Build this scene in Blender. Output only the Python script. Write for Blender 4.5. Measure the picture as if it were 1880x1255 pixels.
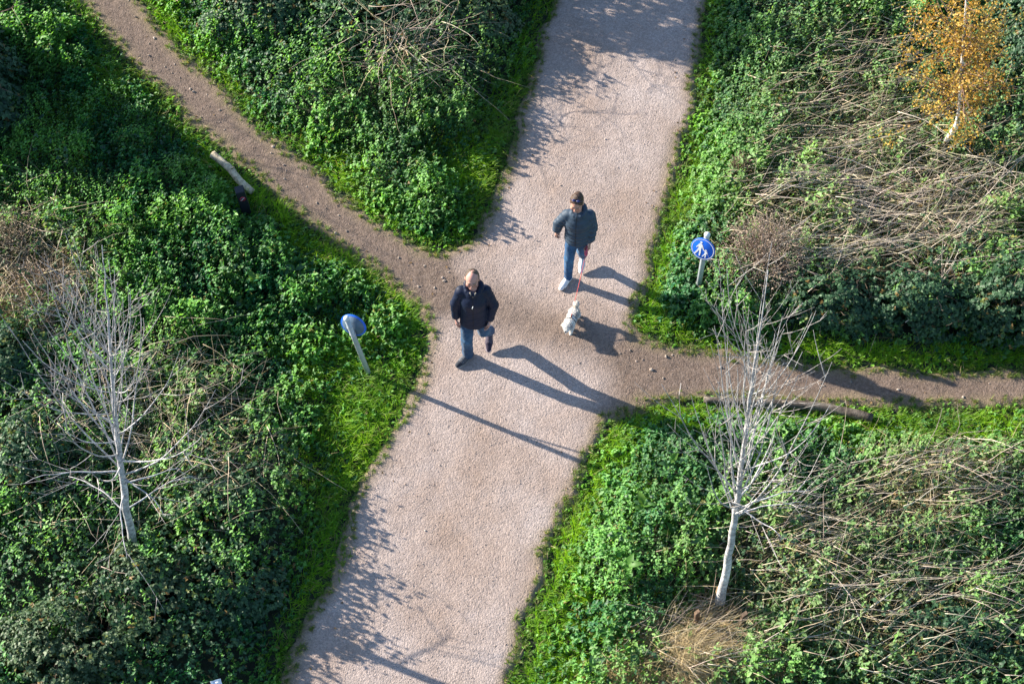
import bpy, bmesh, math
import numpy as np
from mathutils import Vector, Matrix

for o in list(bpy.data.objects):
    bpy.data.objects.remove(o)
SC = bpy.context.scene
COL = SC.collection
rng = np.random.default_rng(7)
RAD = math.radians

# ------------------------------------------------------------------ camera, sky, sun, exposure
FPX, DEP, DIST = 3500.0, RAD(57.0), 23.3          # focal length in photo pixels, look-down angle, distance to the crossing
CAMP = np.array([0.0, -DIST*math.cos(DEP), DIST*math.sin(DEP)])
cam_d = bpy.data.cameras.new('camera')
cam_d.sensor_width = 36.0
cam_d.lens = 36.0*FPX/1880.0
cam_d.clip_start = 0.1
cam_d.clip_end = 2000.0
cam = bpy.data.objects.new('camera', cam_d)
cam.location = CAMP
cam.rotation_euler = (math.pi/2-DEP, 0, 0)
COL.objects.link(cam)
SC.camera = cam

SUN_EL = RAD(20.0)
SHADOW_AZ = RAD(-24.5)                             # direction in which the shadows run on the ground
to_sun = Vector((-math.cos(SHADOW_AZ)*math.cos(SUN_EL), -math.sin(SHADOW_AZ)*math.cos(SUN_EL), math.sin(SUN_EL)))
world = bpy.data.worlds.new('World')
SC.world = world
world.use_nodes = True
wn = world.node_tree
sky = wn.nodes.new('ShaderNodeTexSky')
sky.sky_type = 'NISHITA'
sky.sun_disc = False
sky.ozone_density = 2.5
sky.dust_density = 0.6
sky.sun_elevation = SUN_EL
sky.sun_rotation = math.atan2(to_sun.x, to_sun.y)
bg = wn.nodes['Background']
bg.inputs['Strength'].default_value = 0.095
wn.links.new(sky.outputs[0], bg.inputs['Color'])
sun_d = bpy.data.lights.new('sun', 'SUN')
sun_d.energy = 5.0
sun_d.angle = RAD(0.53)
sun_d.color = (1.0, 0.915, 0.78)
sun = bpy.data.objects.new('sun', sun_d)
sun.rotation_euler = to_sun.to_track_quat('Z', 'Y').to_euler()
sun.location = (-12, 6, 9)
COL.objects.link(sun)
SC.view_settings.view_transform = 'Standard'
SC.view_settings.look = 'None'
SC.view_settings.gamma = 1.0
SC.view_settings.use_curve_mapping = False
SC.view_settings.exposure = 1.52
SC.cycles.max_bounces = 6
SC.cycles.diffuse_bounces = 3
SC.cycles.transmission_bounces = 4
SC.cycles.use_denoising = True

# ------------------------------------------------------------------ geometry helpers
CF = np.array([0, math.cos(DEP), -math.sin(DEP)])
CU = np.array([0, math.sin(DEP), math.cos(DEP)])
def at(px, py, z=0.0):
    """the world point at height z that lies under a photo pixel (survey of the place)"""
    r = CF + np.array([1.0, 0, 0])*((px-940)/FPX) - CU*((py-627.5)/FPX)
    return CAMP + r*((z-CAMP[2])/r[2])
def uv_of(x, y, z=0.0):
    """map coordinates of ground points, in the units the survey was taken in"""
    qx, qy, qz = x-CAMP[0], y-CAMP[1], z-CAMP[2]
    zc = qy*CF[1]+qz*CF[2]
    return 940+FPX*qx/zc, 627.5-FPX*(qy*CU[1]+qz*CU[2])/zc

def hash2(ix, iy, seed):
    n = (ix.astype(np.int64)*374761393 + iy.astype(np.int64)*668265263 + seed*974634777) & 0xffffffff
    n = ((n ^ (n >> 13))*1274126177) & 0xffffffff
    n = n ^ (n >> 16)
    return (n & 0xffff)/65535.0
def vnoise(x, y, seed=0):
    ix, iy = np.floor(x), np.floor(y)
    fx, fy = x-ix, y-iy
    fx = fx*fx*(3-2*fx); fy = fy*fy*(3-2*fy)
    a = hash2(ix, iy, seed); b = hash2(ix+1, iy, seed); c = hash2(ix, iy+1, seed); d = hash2(ix+1, iy+1, seed)
    return (a*(1-fx)+b*fx)*(1-fy)+(c*(1-fx)+d*fx)*fy
def fbm(x, y, seed=0, o=3):
    s, a, t = 0.0, 1.0, 0.0
    for k in range(o):
        s = s+a*vnoise(x, y, seed+k*17); t += a; a *= 0.5; x = x*2.03+5.1; y = y*2.03-3.7
    return s/t
def sstep(a, b, x):
    t = np.clip((x-a)/(b-a), 0, 1)
    return t*t*(3-2*t)

def mesh_np(name, V, T, col=None, smooth=False, extra=None):
    V = np.asarray(V, np.float32); T = np.asarray(T, np.int32)
    k = T.shape[1]
    me = bpy.data.meshes.new(name)
    me.vertices.add(len(V)); me.vertices.foreach_set('co', V.ravel())
    me.loops.add(T.size); me.loops.foreach_set('vertex_index', T.ravel())
    me.polygons.add(len(T))
    me.polygons.foreach_set('loop_start', np.arange(0, T.size, k, dtype=np.int32))
    me.polygons.foreach_set('loop_total', np.full(len(T), k, np.int32))
    if smooth:
        me.polygons.foreach_set('use_smooth', np.ones(len(T), bool))
    me.update(calc_edges=True)
    if col is not None:
        c = np.ones((len(V), 4), np.float32); c[:, :3] = col
        at_ = me.color_attributes.new('col', 'FLOAT_COLOR', 'POINT')
        at_.data.foreach_set('color', c.ravel())
    if extra:
        for nm, arr in extra.items():
            a = me.attributes.new(nm, 'FLOAT', 'POINT')
            a.data.foreach_set('value', np.asarray(arr, np.float32))
    return me
def obj(name, me, mat=None, parent=None, label=None, cat=None, group=None, kind=None, loc=None):
    o = bpy.data.objects.new(name, me)
    COL.objects.link(o)
    if mat is not None and me is not None and not me.materials:
        me.materials.append(mat)
    if parent is not None:
        o.parent = parent
    if loc is not None:
        o.location = loc
    for k, v in (('label', label), ('category', cat), ('group', group), ('kind', kind)):
        if v:
            o[k] = v
    return o
def thing(name, label, cat, loc=(0, 0, 0), group=None):
    o = obj(name, None, label=label, cat=cat, group=group, loc=loc)
    o.empty_display_size = 0.1
    return o

class TB:
    """collects tubes and other pieces into one triangle/quad soup"""
    def __init__(s): s.V = []; s.T = []; s.C = []; s.n = 0
    def add(s, V, T, C):
        V = np.asarray(V, float); s.V.append(V); s.T.append(np.asarray(T)+s.n)
        C = np.asarray(C, float)
        s.C.append(np.broadcast_to(C, (len(V), 3)) if C.ndim == 1 else C); s.n += len(V)
    def tube(s, pts, rad, col, k=5):
        pts = np.asarray(pts, float); n = len(pts)
        rad = np.broadcast_to(np.asarray(rad, float), (n,)) if np.ndim(rad) == 0 else np.asarray(rad, float)
        tg = np.gradient(pts, axis=0); tg /= np.linalg.norm(tg, axis=1, keepdims=True)+1e-9
        ref = np.array([0.3, 0.2, 0.93]) if abs(tg[0, 2]) < 0.8 else np.array([0.9, 0.3, 0.1])
        u = np.cross(tg, ref); u /= np.linalg.norm(u, axis=1, keepdims=True)+1e-9
        w = np.cross(tg, u)
        a = np.arange(k)*2*np.pi/k
        ring = pts[:, None]+rad[:, None, None]*(np.cos(a)[None, :, None]*u[:, None]+np.sin(a)[None, :, None]*w[:, None])
        V = np.concatenate([ring.reshape(-1, 3), pts[:1], pts[-1:]])
        i = np.arange(n-1)[:, None]*k; j = np.arange(k)[None]; j2 = (j+1) % k
        A, B, C_, D = i+j, i+j2, i+k+j2, i+k+j
        T = np.concatenate([np.stack([A, B, C_], -1).reshape(-1, 3), np.stack([A, C_, D], -1).reshape(-1, 3)])
        jj = np.arange(k); jk = (jj+1) % k
        T = np.concatenate([T, np.stack([jk, jj, np.full(k, n*k)], -1), np.stack([(n-1)*k+jj, (n-1)*k+jk, np.full(k, n*k+1)], -1)])
        col = np.asarray(col, float)
        if col.ndim == 2:
            col = np.concatenate([np.repeat(col, k, 0), col[:1], col[-1:]])
        s.add(V, T, col)
    def mesh(s, name, smooth=True):
        return mesh_np(name, np.concatenate(s.V), np.concatenate(s.T), np.concatenate(s.C), smooth)

# ------------------------------------------------------------------ materials
def nodes_of(name):
    m = bpy.data.materials.new(name); m.use_nodes = True
    nt = m.node_tree
    return m, nt, nt.nodes['Principled BSDF'], nt.nodes['Material Output']
def N(nt, t, **kw):
    n = nt.nodes.new(t)
    for k, v in kw.items():
        setattr(n, k, v)
    return n
def attr_mat(name, rough=0.6, spec=0.3, bump=0.0, bscale=60.0, var=0.25, vscale=25.0, sheen=0.0):
    m, nt, p, out = nodes_of(name)
    a = N(nt, 'ShaderNodeAttribute', attribute_name='col')
    tc = N(nt, 'ShaderNodeTexCoord')
    nz = N(nt, 'ShaderNodeTexNoise'); nz.inputs['Scale'].default_value = vscale; nz.inputs['Detail'].default_value = 4
    nt.links.new(tc.outputs['Object'], nz.inputs['Vector'])
    mr = N(nt, 'ShaderNodeMapRange')
    mr.inputs['From Min'].default_value = 0.3; mr.inputs['From Max'].default_value = 0.7
    mr.inputs['To Min'].default_value = 1-var; mr.inputs['To Max'].default_value = 1+var
    nt.links.new(nz.outputs['Fac'], mr.inputs['Value'])
    vm = N(nt, 'ShaderNodeVectorMath', operation='SCALE')
    nt.links.new(a.outputs['Color'], vm.inputs[0]); nt.links.new(mr.outputs[0], vm.inputs['Scale'])
    nt.links.new(vm.outputs[0], p.inputs['Base Color'])
    p.inputs['Roughness'].default_value = rough
    p.inputs['Specular IOR Level'].default_value = spec
    if sheen:
        p.inputs['Sheen Weight'].default_value = sheen
    if bump:
        b = N(nt, 'ShaderNodeTexNoise'); b.inputs['Scale'].default_value = bscale; b.inputs['Detail'].default_value = 5
        nt.links.new(tc.outputs['Object'], b.inputs['Vector'])
        bp = N(nt, 'ShaderNodeBump'); bp.inputs['Strength'].default_value = bump; bp.inputs['Distance'].default_value = 0.01
        nt.links.new(b.outputs['Fac'], bp.inputs['Height']); nt.links.new(bp.outputs[0], p.inputs['Normal'])
    return m
def leaf_mat(name, rough=0.5, spec=0.35, trans=0.35, tint=(1.25, 1.3, 0.45)):
    m, nt, p, out = nodes_of(name)
    a = N(nt, 'ShaderNodeAttribute', attribute_name='col')
    tc = N(nt, 'ShaderNodeTexCoord')
    nz = N(nt, 'ShaderNodeTexNoise'); nz.inputs['Scale'].default_value = 45.0; nz.inputs['Detail'].default_value = 3
    nt.links.new(tc.outputs['Object'], nz.inputs['Vector'])
    mr = N(nt, 'ShaderNodeMapRange')
    mr.inputs['From Min'].default_value = 0.3; mr.inputs['From Max'].default_value = 0.7
    mr.inputs['To Min'].default_value = 0.75; mr.inputs['To Max'].default_value = 1.25
    nt.links.new(nz.outputs['Fac'], mr.inputs['Value'])
    vm = N(nt, 'ShaderNodeVectorMath', operation='SCALE')
    nt.links.new(a.outputs['Color'], vm.inputs[0]); nt.links.new(mr.outputs[0], vm.inputs['Scale'])
    nt.links.new(vm.outputs[0], p.inputs['Base Color'])
    p.inputs['Roughness'].default_value = rough
    p.inputs['Specular IOR Level'].default_value = spec
    if trans:
        mul = N(nt, 'ShaderNodeVectorMath', operation='MULTIPLY'); mul.inputs[1].default_value = tint
        nt.links.new(vm.outputs[0], mul.inputs[0])
        tr = N(nt, 'ShaderNodeBsdfTranslucent'); nt.links.new(mul.outputs[0], tr.inputs['Color'])
        mx = N(nt, 'ShaderNodeMixShader'); mx.inputs[0].default_value = trans
        nt.links.new(p.outputs[0], mx.inputs[1]); nt.links.new(tr.outputs[0], mx.inputs[2])
        nt.links.new(mx.outputs[0], out.inputs['Surface'])
    return m
M_HERB = leaf_mat('herb_leaf', 0.5, 0.32, 0.42)
M_BRAM = leaf_mat('bramble_leaf', 0.5, 0.3, 0.25)
M_GRASS = leaf_mat('grass_blade', 0.5, 0.3, 0.5)
M_DRY = leaf_mat('dry_plant', 0.75, 0.15, 0.2, (1.1, 1.0, 0.8))
M_BIRCHLEAF = leaf_mat('birch_leaf', 0.5, 0.35, 0.4, (1.2, 1.05, 0.6))
M_BARK = attr_mat('bark', 0.8, 0.2, 0.6, 70, 0.5, 22)
M_STEM = attr_mat('dead_stem_bark', 0.75, 0.2, 0.3, 120, 0.25, 12)
M_STONE = attr_mat('stone', 0.85, 0.2, 0.4, 80, 0.2, 40)
M_METAL = attr_mat('galvanised_post', 0.45, 0.5, 0.1, 60, 0.18, 9)
M_PAINT = attr_mat('sign_paint', 0.4, 0.45, 0.0, 60, 0.08, 14)
M_CLOTH = attr_mat('cloth', 0.8, 0.2, 0.25, 220, 0.15, 30, 0.1)
M_NYLON = attr_mat('nylon', 0.6, 0.28, 0.2, 60, 0.15, 18)
M_SKIN = attr_mat('skin', 0.55, 0.35, 0.08, 200, 0.07, 30)
M_HAIR = attr_mat('hair', 0.55, 0.4, 0.6, 150, 0.3, 90)
M_FUR = attr_mat('fur', 0.85, 0.15, 0.5, 160, 0.12, 60)
M_PLASTIC = attr_mat('plastic', 0.4, 0.5, 0.1, 50, 0.1, 20)

def ground_mat():
    m, nt, p, out = nodes_of('soil')
    tc = N(nt, 'ShaderNodeTexCoord')
    n1 = N(nt, 'ShaderNodeTexNoise'); n1.inputs['Scale'].default_value = 3.0; n1.inputs['Detail'].default_value = 8
    nt.links.new(tc.outputs['Object'], n1.inputs['Vector'])
    cr = N(nt, 'ShaderNodeValToRGB')
    e = cr.color_ramp.elements
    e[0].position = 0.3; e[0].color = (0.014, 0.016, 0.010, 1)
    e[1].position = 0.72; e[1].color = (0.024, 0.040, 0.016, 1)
    nt.links.new(n1.outputs['Fac'], cr.inputs[0]); nt.links.new(cr.outputs[0], p.inputs['Base Color'])
    p.inputs['Roughness'].default_value = 0.95
    n2 = N(nt, 'ShaderNodeTexNoise'); n2.inputs['Scale'].default_value = 40.0; n2.inputs['Detail'].default_value = 6
    nt.links.new(tc.outputs['Object'], n2.inputs['Vector'])
    bp = N(nt, 'ShaderNodeBump'); bp.inputs['Strength'].default_value = 0.8; bp.inputs['Distance'].default_value = 0.03
    nt.links.new(n2.outputs['Fac'], bp.inputs['Height']); nt.links.new(bp.outputs[0], p.inputs['Normal'])
    return m
def path_mat():
    m, nt, p, out = nodes_of('gravel_and_dirt')
    L = nt.links.new
    tc = N(nt, 'ShaderNodeTexCoord')
    dirt = N(nt, 'ShaderNodeAttribute', attribute_name='dirt')
    edge = N(nt, 'ShaderNodeAttribute', attribute_name='edge')
    vor = N(nt, 'ShaderNodeTexVoronoi'); vor.inputs['Scale'].default_value = 55.0
    L(tc.outputs['Object'], vor.inputs['Vector'])
    vor2 = N(nt, 'ShaderNodeTexVoronoi'); vor2.inputs['Scale'].default_value = 120.0
    L(tc.outputs['Object'], vor2.inputs['Vector'])
    big = N(nt, 'ShaderNodeTexNoise'); big.inputs['Scale'].default_value = 0.8; big.inputs['Detail'].default_value = 6; big.inputs['Roughness'].default_value = 0.6
    L(tc.outputs['Object'], big.inputs['Vector'])
    fine = N(nt, 'ShaderNodeTexNoise'); fine.inputs['Scale'].default_value = 26.0; fine.inputs['Detail'].default_value = 6
    L(tc.outputs['Object'], fine.inputs['Vector'])
    g = N(nt, 'ShaderNodeValToRGB')
    e = g.color_ramp.elements
    e[0].position = 0.32; e[0].color = (0.300, 0.222, 0.180, 1)
    e[1].position = 0.66; e[1].color = (0.400, 0.332, 0.305, 1)
    L(big.outputs['Fac'], g.inputs[0])
    d = N(nt, 'ShaderNodeValToRGB')
    e = d.color_ramp.elements
    e[0].position = 0.3; e[0].color = (0.120, 0.085, 0.065, 1)
    e[1].position = 0.7; e[1].color = (0.200, 0.148, 0.118, 1)
    L(fine.outputs['Fac'], d.inputs[0])
    mx = N(nt, 'ShaderNodeMix', data_type='RGBA')
    L(dirt.outputs['Fac'], mx.inputs['Factor']); L(g.outputs[0], mx.inputs['A']); L(d.outputs[0], mx.inputs['B'])
    ed = N(nt, 'ShaderNodeMix', data_type='RGBA'); ed.inputs['B'].default_value = (0.20, 0.155, 0.095, 1)
    L(edge.outputs['Fac'], ed.inputs['Factor']); L(mx.outputs['Result'], ed.inputs['A'])
    # each stone its own tone
    sep = N(nt, 'ShaderNodeSeparateColor'); L(vor.outputs['Color'], sep.inputs[0])
    mr = N(nt, 'ShaderNodeMapRange'); mr.inputs['To Min'].default_value = 0.84; mr.inputs['To Max'].default_value = 1.16
    L(sep.outputs[0], mr.inputs['Value'])
    mr2 = N(nt, 'ShaderNodeMapRange'); mr2.inputs['To Min'].default_value = 0.82; mr2.inputs['To Max'].default_value = 1.18
    sep2 = N(nt, 'ShaderNodeSeparateColor'); L(vor2.outputs['Color'], sep2.inputs[0]); L(sep2.outputs[0], mr2.inputs['Value'])
    mm = N(nt, 'ShaderNodeMath', operation='MULTIPLY'); L(mr.outputs[0], mm.inputs[0]); L(mr2.outputs[0], mm.inputs[1])
    sc = N(nt, 'ShaderNodeVectorMath', operation='SCALE')
    L(ed.outputs['Result'], sc.inputs[0]); L(mm.outputs[0], sc.inputs['Scale'])
    L(sc.outputs[0], p.inputs['Base Color'])
    p.inputs['Roughness'].default_value = 0.9
    p.inputs['Specular IOR Level'].default_value = 0.25
    h = N(nt, 'ShaderNodeMath', operation='MULTIPLY_ADD')
    L(vor.outputs['Distance'], h.inputs[0]); h.inputs[1].default_value = -1.0; L(fine.outputs['Fac'], h.inputs[2])
    h2 = N(nt, 'ShaderNodeMath', operation='MULTIPLY_ADD')
    L(vor2.outputs['Distance'], h2.inputs[0]); h2.inputs[1].default_value = -0.45; L(h.outputs[0], h2.inputs[2])
    bp = N(nt, 'ShaderNodeBump'); bp.inputs['Strength'].default_value = 0.55; bp.inputs['Distance'].default_value = 0.0072
    L(h2.outputs[0], bp.inputs['Height']); L(bp.outputs[0], p.inputs['Normal'])
    return m
M_SOIL = ground_mat()
M_PATH = path_mat()

# ------------------------------------------------------------------ plan of the place: the paths
LEFT_UP = [(1075, -160), (1050, -60), (1028, 0), (1005, 60), (990, 130), (972, 200), (950, 260), (937, 310), (917, 360), (905, 400), (890, 432), (860, 455), (815, 470),
           (770, 465), (720, 440), (660, 400), (600, 350), (550, 300), (480, 250), (420, 195), (370, 140), (310, 85), (260, 30), (235, 0), (150, -90), (80, -160)]
LEFT_DN = [(-10, -160), (80, -80), (155, 0), (210, 62), (262, 120), (320, 182), (370, 230), (430, 278), (490, 330), (560, 388), (620, 438), (680, 478), (738, 525), (776, 562), (795, 610),
           (785, 660), (765, 725), (735, 795), (697, 855), (660, 925), (638, 1005), (602, 1080), (575, 1150), (550, 1205), (530, 1255), (490, 1360), (450, 1470)]
RIGHT_DN = [(860, 1470), (895, 1360), (925, 1255), (937, 1200), (952, 1150), (972, 1080), (992, 1010), (1022, 950), (1045, 900), (1066, 850), (1085, 802), (1108, 768), (1160, 748),
            (1192, 730), (1225, 724), (1300, 727), (1400, 726), (1500, 730), (1600, 737), (1700, 737), (1780, 735), (1880, 730), (2100, 722)]
RIGHT_UP = [(2100, 690), (1880, 690), (1700, 690), (1600, 686), (1480, 676), (1400, 666), (1300, 652), (1220, 638), (1168, 624), (1152, 594), (1164, 545), (1180, 492), (1196, 430),
            (1214, 370), (1226, 310), (1246, 255), (1262, 200), (1270, 130), (1280, 60), (1287, 0), (1300, -60), (1318, -160)]
outline = np.array([at(*p)[:2] for p in LEFT_UP+LEFT_DN+RIGHT_DN+RIGHT_UP])
def seg_dist(P, poly, closed=True):
    A = poly; B = np.roll(poly, -1, 0)
    if not closed:
        A, B = poly[:-1], poly[1:]
    best = np.full(len(P), 1e9)
    for a, b in zip(A, B):
        ab = b-a; t = np.clip(((P-a)@ab)/(ab@ab+1e-12), 0, 1)
        best = np.minimum(best, ((P-a-t[:, None]*ab)**2).sum(1))
    return np.sqrt(best)
def inside(P, poly):
    x, y = P[:, 0], P[:, 1]; c = np.zeros(len(P), bool)
    A = poly; B = np.roll(poly, -1, 0)
    for (x1, y1), (x2, y2) in zip(A, B):
        if y1 == y2:
            continue
        c ^= ((y1 > y) != (y2 > y)) & (x < (x2-x1)*(y-y1)/(y2-y1)+x1)
    return c
GX0, GY0, GS, GNX, GNY = -13.0, -9.0, 0.05, 520, 380
gx, gy = np.meshgrid(GX0+GS*np.arange(GNX), GY0+GS*np.arange(GNY), indexing='ij')
Pg = np.stack([gx.ravel(), gy.ravel()], 1)
sd = seg_dist(Pg, outline)*np.where(inside(Pg, outline), -1, 1)
SDG = sd.reshape(GNX, GNY)
def grid_sample(G, x, y):
    fx = np.clip((x-GX0)/GS, 0, GNX-1.001); fy = np.clip((y-GY0)/GS, 0, GNY-1.001)
    i = fx.astype(int); j = fy.astype(int); fx = fx-i; fy = fy-j
    return (G[i, j]*(1-fx)+G[i+1, j]*fx)*(1-fy)+(G[i, j+1]*(1-fx)+G[i+1, j+1]*fx)*fy
def dpath(x, y):
    """distance from the path edge, wavering a little; negative on the path"""
    return grid_sample(SDG, x, y)+0.17*(fbm(x*2.2, y*2.2, 3)-0.5)+0.10*(fbm(x*8, y*8, 5)-0.5)
track = np.array([at(*p)[:2] for p in [(40, -160), (195, 0), (290, 100), (395, 210), (520, 315), (640, 420), (760, 500), (840, 545), (960, 585), (1080, 625), (1200, 672), (1350, 692), (1500, 702), (1700, 712), (2100, 706)]])

def ground_z(x, y):
    return -0.01+0.02*(fbm(x*0.9, y*0.9, 41)-0.5)+0.03*sstep(0.1, 0.8, grid_sample(SDG, x, y))
# ground sheet
ax = np.concatenate([[-400, -200, -100, -50, -28, -18], np.arange(-13, 13.01, 0.2), [18, 28, 50, 100, 200, 400]])
ay = np.concatenate([[-400, -200, -100, -50, -28, -16], np.arange(-9, 10.01, 0.2), [16, 28, 50, 100, 200, 400]])
X, Y = np.meshgrid(ax, ay, indexing='ij')
Z = np.where((abs(X) < 13.1) & (Y > -9.1) & (Y < 10.1), ground_z(X, Y), 0.0)
nx_, ny_ = X.shape
idx = np.arange(nx_*ny_).reshape(nx_, ny_)
Q = np.stack([idx[:-1, :-1], idx[1:, :-1], idx[1:, 1:], idx[:-1, 1:]], -1).reshape(-1, 4)
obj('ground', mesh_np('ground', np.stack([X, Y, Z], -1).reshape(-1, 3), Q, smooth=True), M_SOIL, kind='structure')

# the paths: one relief, cut into the gravel path and the two dirt paths
S = 0.04
ax = np.arange(-9.2, 9.3, S); ay = np.arange(-7.2, 8.2, S)
X, Y = np.meshgrid(ax, ay, indexing='ij')
D = dpath(X.ravel(), Y.ravel()).reshape(X.shape)
TD = seg_dist(np.stack([X.ravel(), Y.ravel()], 1), track, False).reshape(X.shape)
U, Vv = uv_of(X, Y)
# how far a point lies outside the band of the wide gravel path
bandL = np.interp(Vv, [-200, 0, 400, 640, 1255, 1500], [1110, 1028, 905, 790, 530, 440])
bandR = np.interp(Vv, [-200, 0, 640, 780, 1255, 1500], [1330, 1287, 1150, 1096, 925, 850])
outb = np.maximum(bandL-U, U-bandR)/150.0
wob = fbm(X*1.6, Y*1.6, 77)
dirt = np.clip(sstep(-0.25, 0.5, outb+0.5*(wob-0.5))*0.95 + 0.78*np.exp(-(TD/0.36)**2)*sstep(0.25, 0.65, wob+0.12), 0, 1)
edge = sstep(-0.14, 0.05, D+0.14*(wob-0.5))*0.8
relief = 0.018*(fbm(X*1.3, Y*1.3, 11)-0.5)+0.010*(fbm(X*7, Y*7, 12)-0.5)+0.006*(vnoise(X*22, Y*22, 14)-0.5)*(0.5+dirt)
Zp = 0.022+relief-0.012*np.exp(-(TD/0.25)**2)*dirt-0.045*sstep(0.02, 0.14, D)
cellD = (D[:-1, :-1]+D[1:, 1:])/2
cellO = (outb[:-1, :-1]+outb[1:, 1:])/2
cellU = (U[:-1, :-1]+U[1:, 1:])/2
idx = np.arange(X.size).reshape(X.shape)
Q = np.stack([idx[:-1, :-1], idx[1:, :-1], idx[1:, 1:], idx[:-1, 1:]], -1)
allV = np.stack([X, Y, Zp], -1).reshape(-1, 3)
for nm, sel in (('gravel_path', cellO <= 0.12), ('dirt_path', (cellO > 0.12) & (cellU < 940)), ('dirt_path', (cellO > 0.12) & (cellU >= 940))):
    q = Q[(cellD < 0.14) & sel]
    used, inv = np.unique(q.ravel(), return_inverse=True)
    obj(nm, mesh_np(nm, allV[used], inv.reshape(-1, 4), None, True, {'dirt': dirt.ravel()[used], 'edge': edge.ravel()[used]}), M_PATH, kind='structure')
PZ = (ax, ay, Zp)
def path_z(x, y):
    i = np.clip(((np.asarray(x)-ax[0])/S).round().astype(int), 0, len(PZ[0])-1)
    j = np.clip(((np.asarray(y)-ay[0])/S).round().astype(int), 0, len(PZ[1])-1)
    return PZ[2][i, j]
PAX, PAY = ax, ay
def path_z(x, y):
    i = np.clip(((np.asarray(x)-PAX[0])/S).round().astype(int), 0, len(PAX)-1)
    j = np.clip(((np.asarray(y)-PAY[0])/S).round().astype(int), 0, len(PAY)-1)
    return Zp[i, j]
def top_z(x, y):
    return np.maximum(ground_z(x, y), path_z(x, y))

# loose gravel, real small stones
def octa_stones(P, r, colr, seed):
    g = np.random.default_rng(seed); n = len(P)
    base = np.array([[1, 0, 0], [0, 1, 0], [-1, 0, 0], [0, -1, 0], [0, 0, .75], [0, 0, -.6]], float)
    F = np.array([[0, 1, 4], [1, 2, 4], [2, 3, 4], [3, 0, 4], [1, 0, 5], [2, 1, 5], [3, 2, 5], [0, 3, 5]])
    V = base[None]*(1+0.45*(g.random((n, 6, 3))-0.5))*r[:, None, None]
    a = g.random(n)*6.28; ca, sa = np.cos(a)[:, None], np.sin(a)[:, None]
    V = np.stack([V[..., 0]*ca-V[..., 1]*sa, V[..., 0]*sa+V[..., 1]*ca, V[..., 2]], -1)+P[:, None]
    T = F[None]+(np.arange(n)*6)[:, None, None]
    C = np.repeat(colr, 6, 0)
    return V.reshape(-1, 3), T.reshape(-1, 3), C
n = 90000
px_, py_ = rng.uniform(-8, 8, n), rng.uniform(-6.5, 7.5, n)
dd = dpath(px_, py_)
dloc = dirt[np.clip(((px_-PAX[0])/S).astype(int), 0, len(PAX)-1), np.clip(((py_-PAY[0])/S).astype(int), 0, len(PAY)-1)]
keep = (dd < 0.02) & (rng.random(n) < .8)
dloc = dloc[keep]
px_, py_ = px_[keep], py_[keep]
r = 0.0032+0.0055*rng.random(len(px_))**3
big = rng.random(len(px_)) < 0.012
r[big] *= 1.7
tone = rng.random((len(px_), 1))
cg = (np.array([0.27, 0.20, 0.165])*(1-tone)+np.array([0.45, 0.38, 0.34])*tone)*(1-.45*dloc[:, None])
V, T, Cc = octa_stones(np.stack([px_, py_, path_z(px_, py_)+r*0.25], 1), r, cg, 5)
obj('gravel', mesh_np('gravel', V, T, Cc), M_STONE, label='loose pinkish gravel strewn over the paths', cat='gravel', kind='stuff')
# ------------------------------------------------------------------ leaves, plants and ground cover
LEAF_V = np.array([[0, 0, 0], [.40, -.5, .10], [.40, .5, .10], [.52, 0, -.03], [1, 0, -.20]])
LEAF_T = np.array([[0, 3, 1], [0, 2, 3], [3, 4, 1], [3, 2, 4]])
KITE_V = np.array([[0, 0, 0], [.42, -.5, .12], [.42, .5, .12], [1, 0, -.12]])
KITE_T = np.array([[0, 3, 1], [0, 2, 3]])
def leaf_soup(P, az, el, roll, L, W, col, TV=LEAF_V, TT=LEAF_T):
    """many leaves at once: base points, heading, pitch, roll, length, width, colour"""
    n = len(P)
    ca, sa, ce, se = np.cos(az), np.sin(az), np.cos(el), np.sin(el)
    t = np.stack([ca*ce, sa*ce, se], 1)
    s0 = np.stack([-sa, ca, np.zeros(n)], 1)
    n0 = np.cross(t, s0)
    cr, sr = np.cos(roll)[:, None], np.sin(roll)[:, None]
    s = s0*cr+n0*sr; nn = n0*cr-s0*sr
    V = P[:, None]+TV[None, :, 0, None]*(t*L[:, None])[:, None]+TV[None, :, 1, None]*(s*W[:, None])[:, None]+TV[None, :, 2, None]*(nn*L[:, None])[:, None]
    T = TT[None]+(np.arange(n)*len(TV))[:, None, None]
    C = np.repeat(col, len(TV), 0)
    return V.reshape(-1, 3), T.reshape(-1, 3), C
BLADE_V = np.array([[0, -.5, 0], [0, .5, 0], [.55, -.36, 0.0], [.55, .36, 0.0], [1, 0, -.22]])
BLADE_T = np.array([[0, 1, 3], [0, 3, 2], [2, 3, 4]])
def mixc(a, b, t):
    return np.asarray(a)*(1-t[:, None])+np.asarray(b)*t[:, None]

def blob(u, v, cx, cy, rx, ry, ang=0.0):
    c, s = math.cos(RAD(ang)), math.sin(RAD(ang))
    a = (u-cx)*c+(v-cy)*s; b = -(u-cx)*s+(v-cy)*c
    return np.exp(-((a/rx)**2+(b/ry)**2))
def blobs(u, v, L):
    w = 0.0
    for b in L:
        w = np.maximum(w, blob(u, v, *b[:5])*b[5])
    return w
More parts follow.
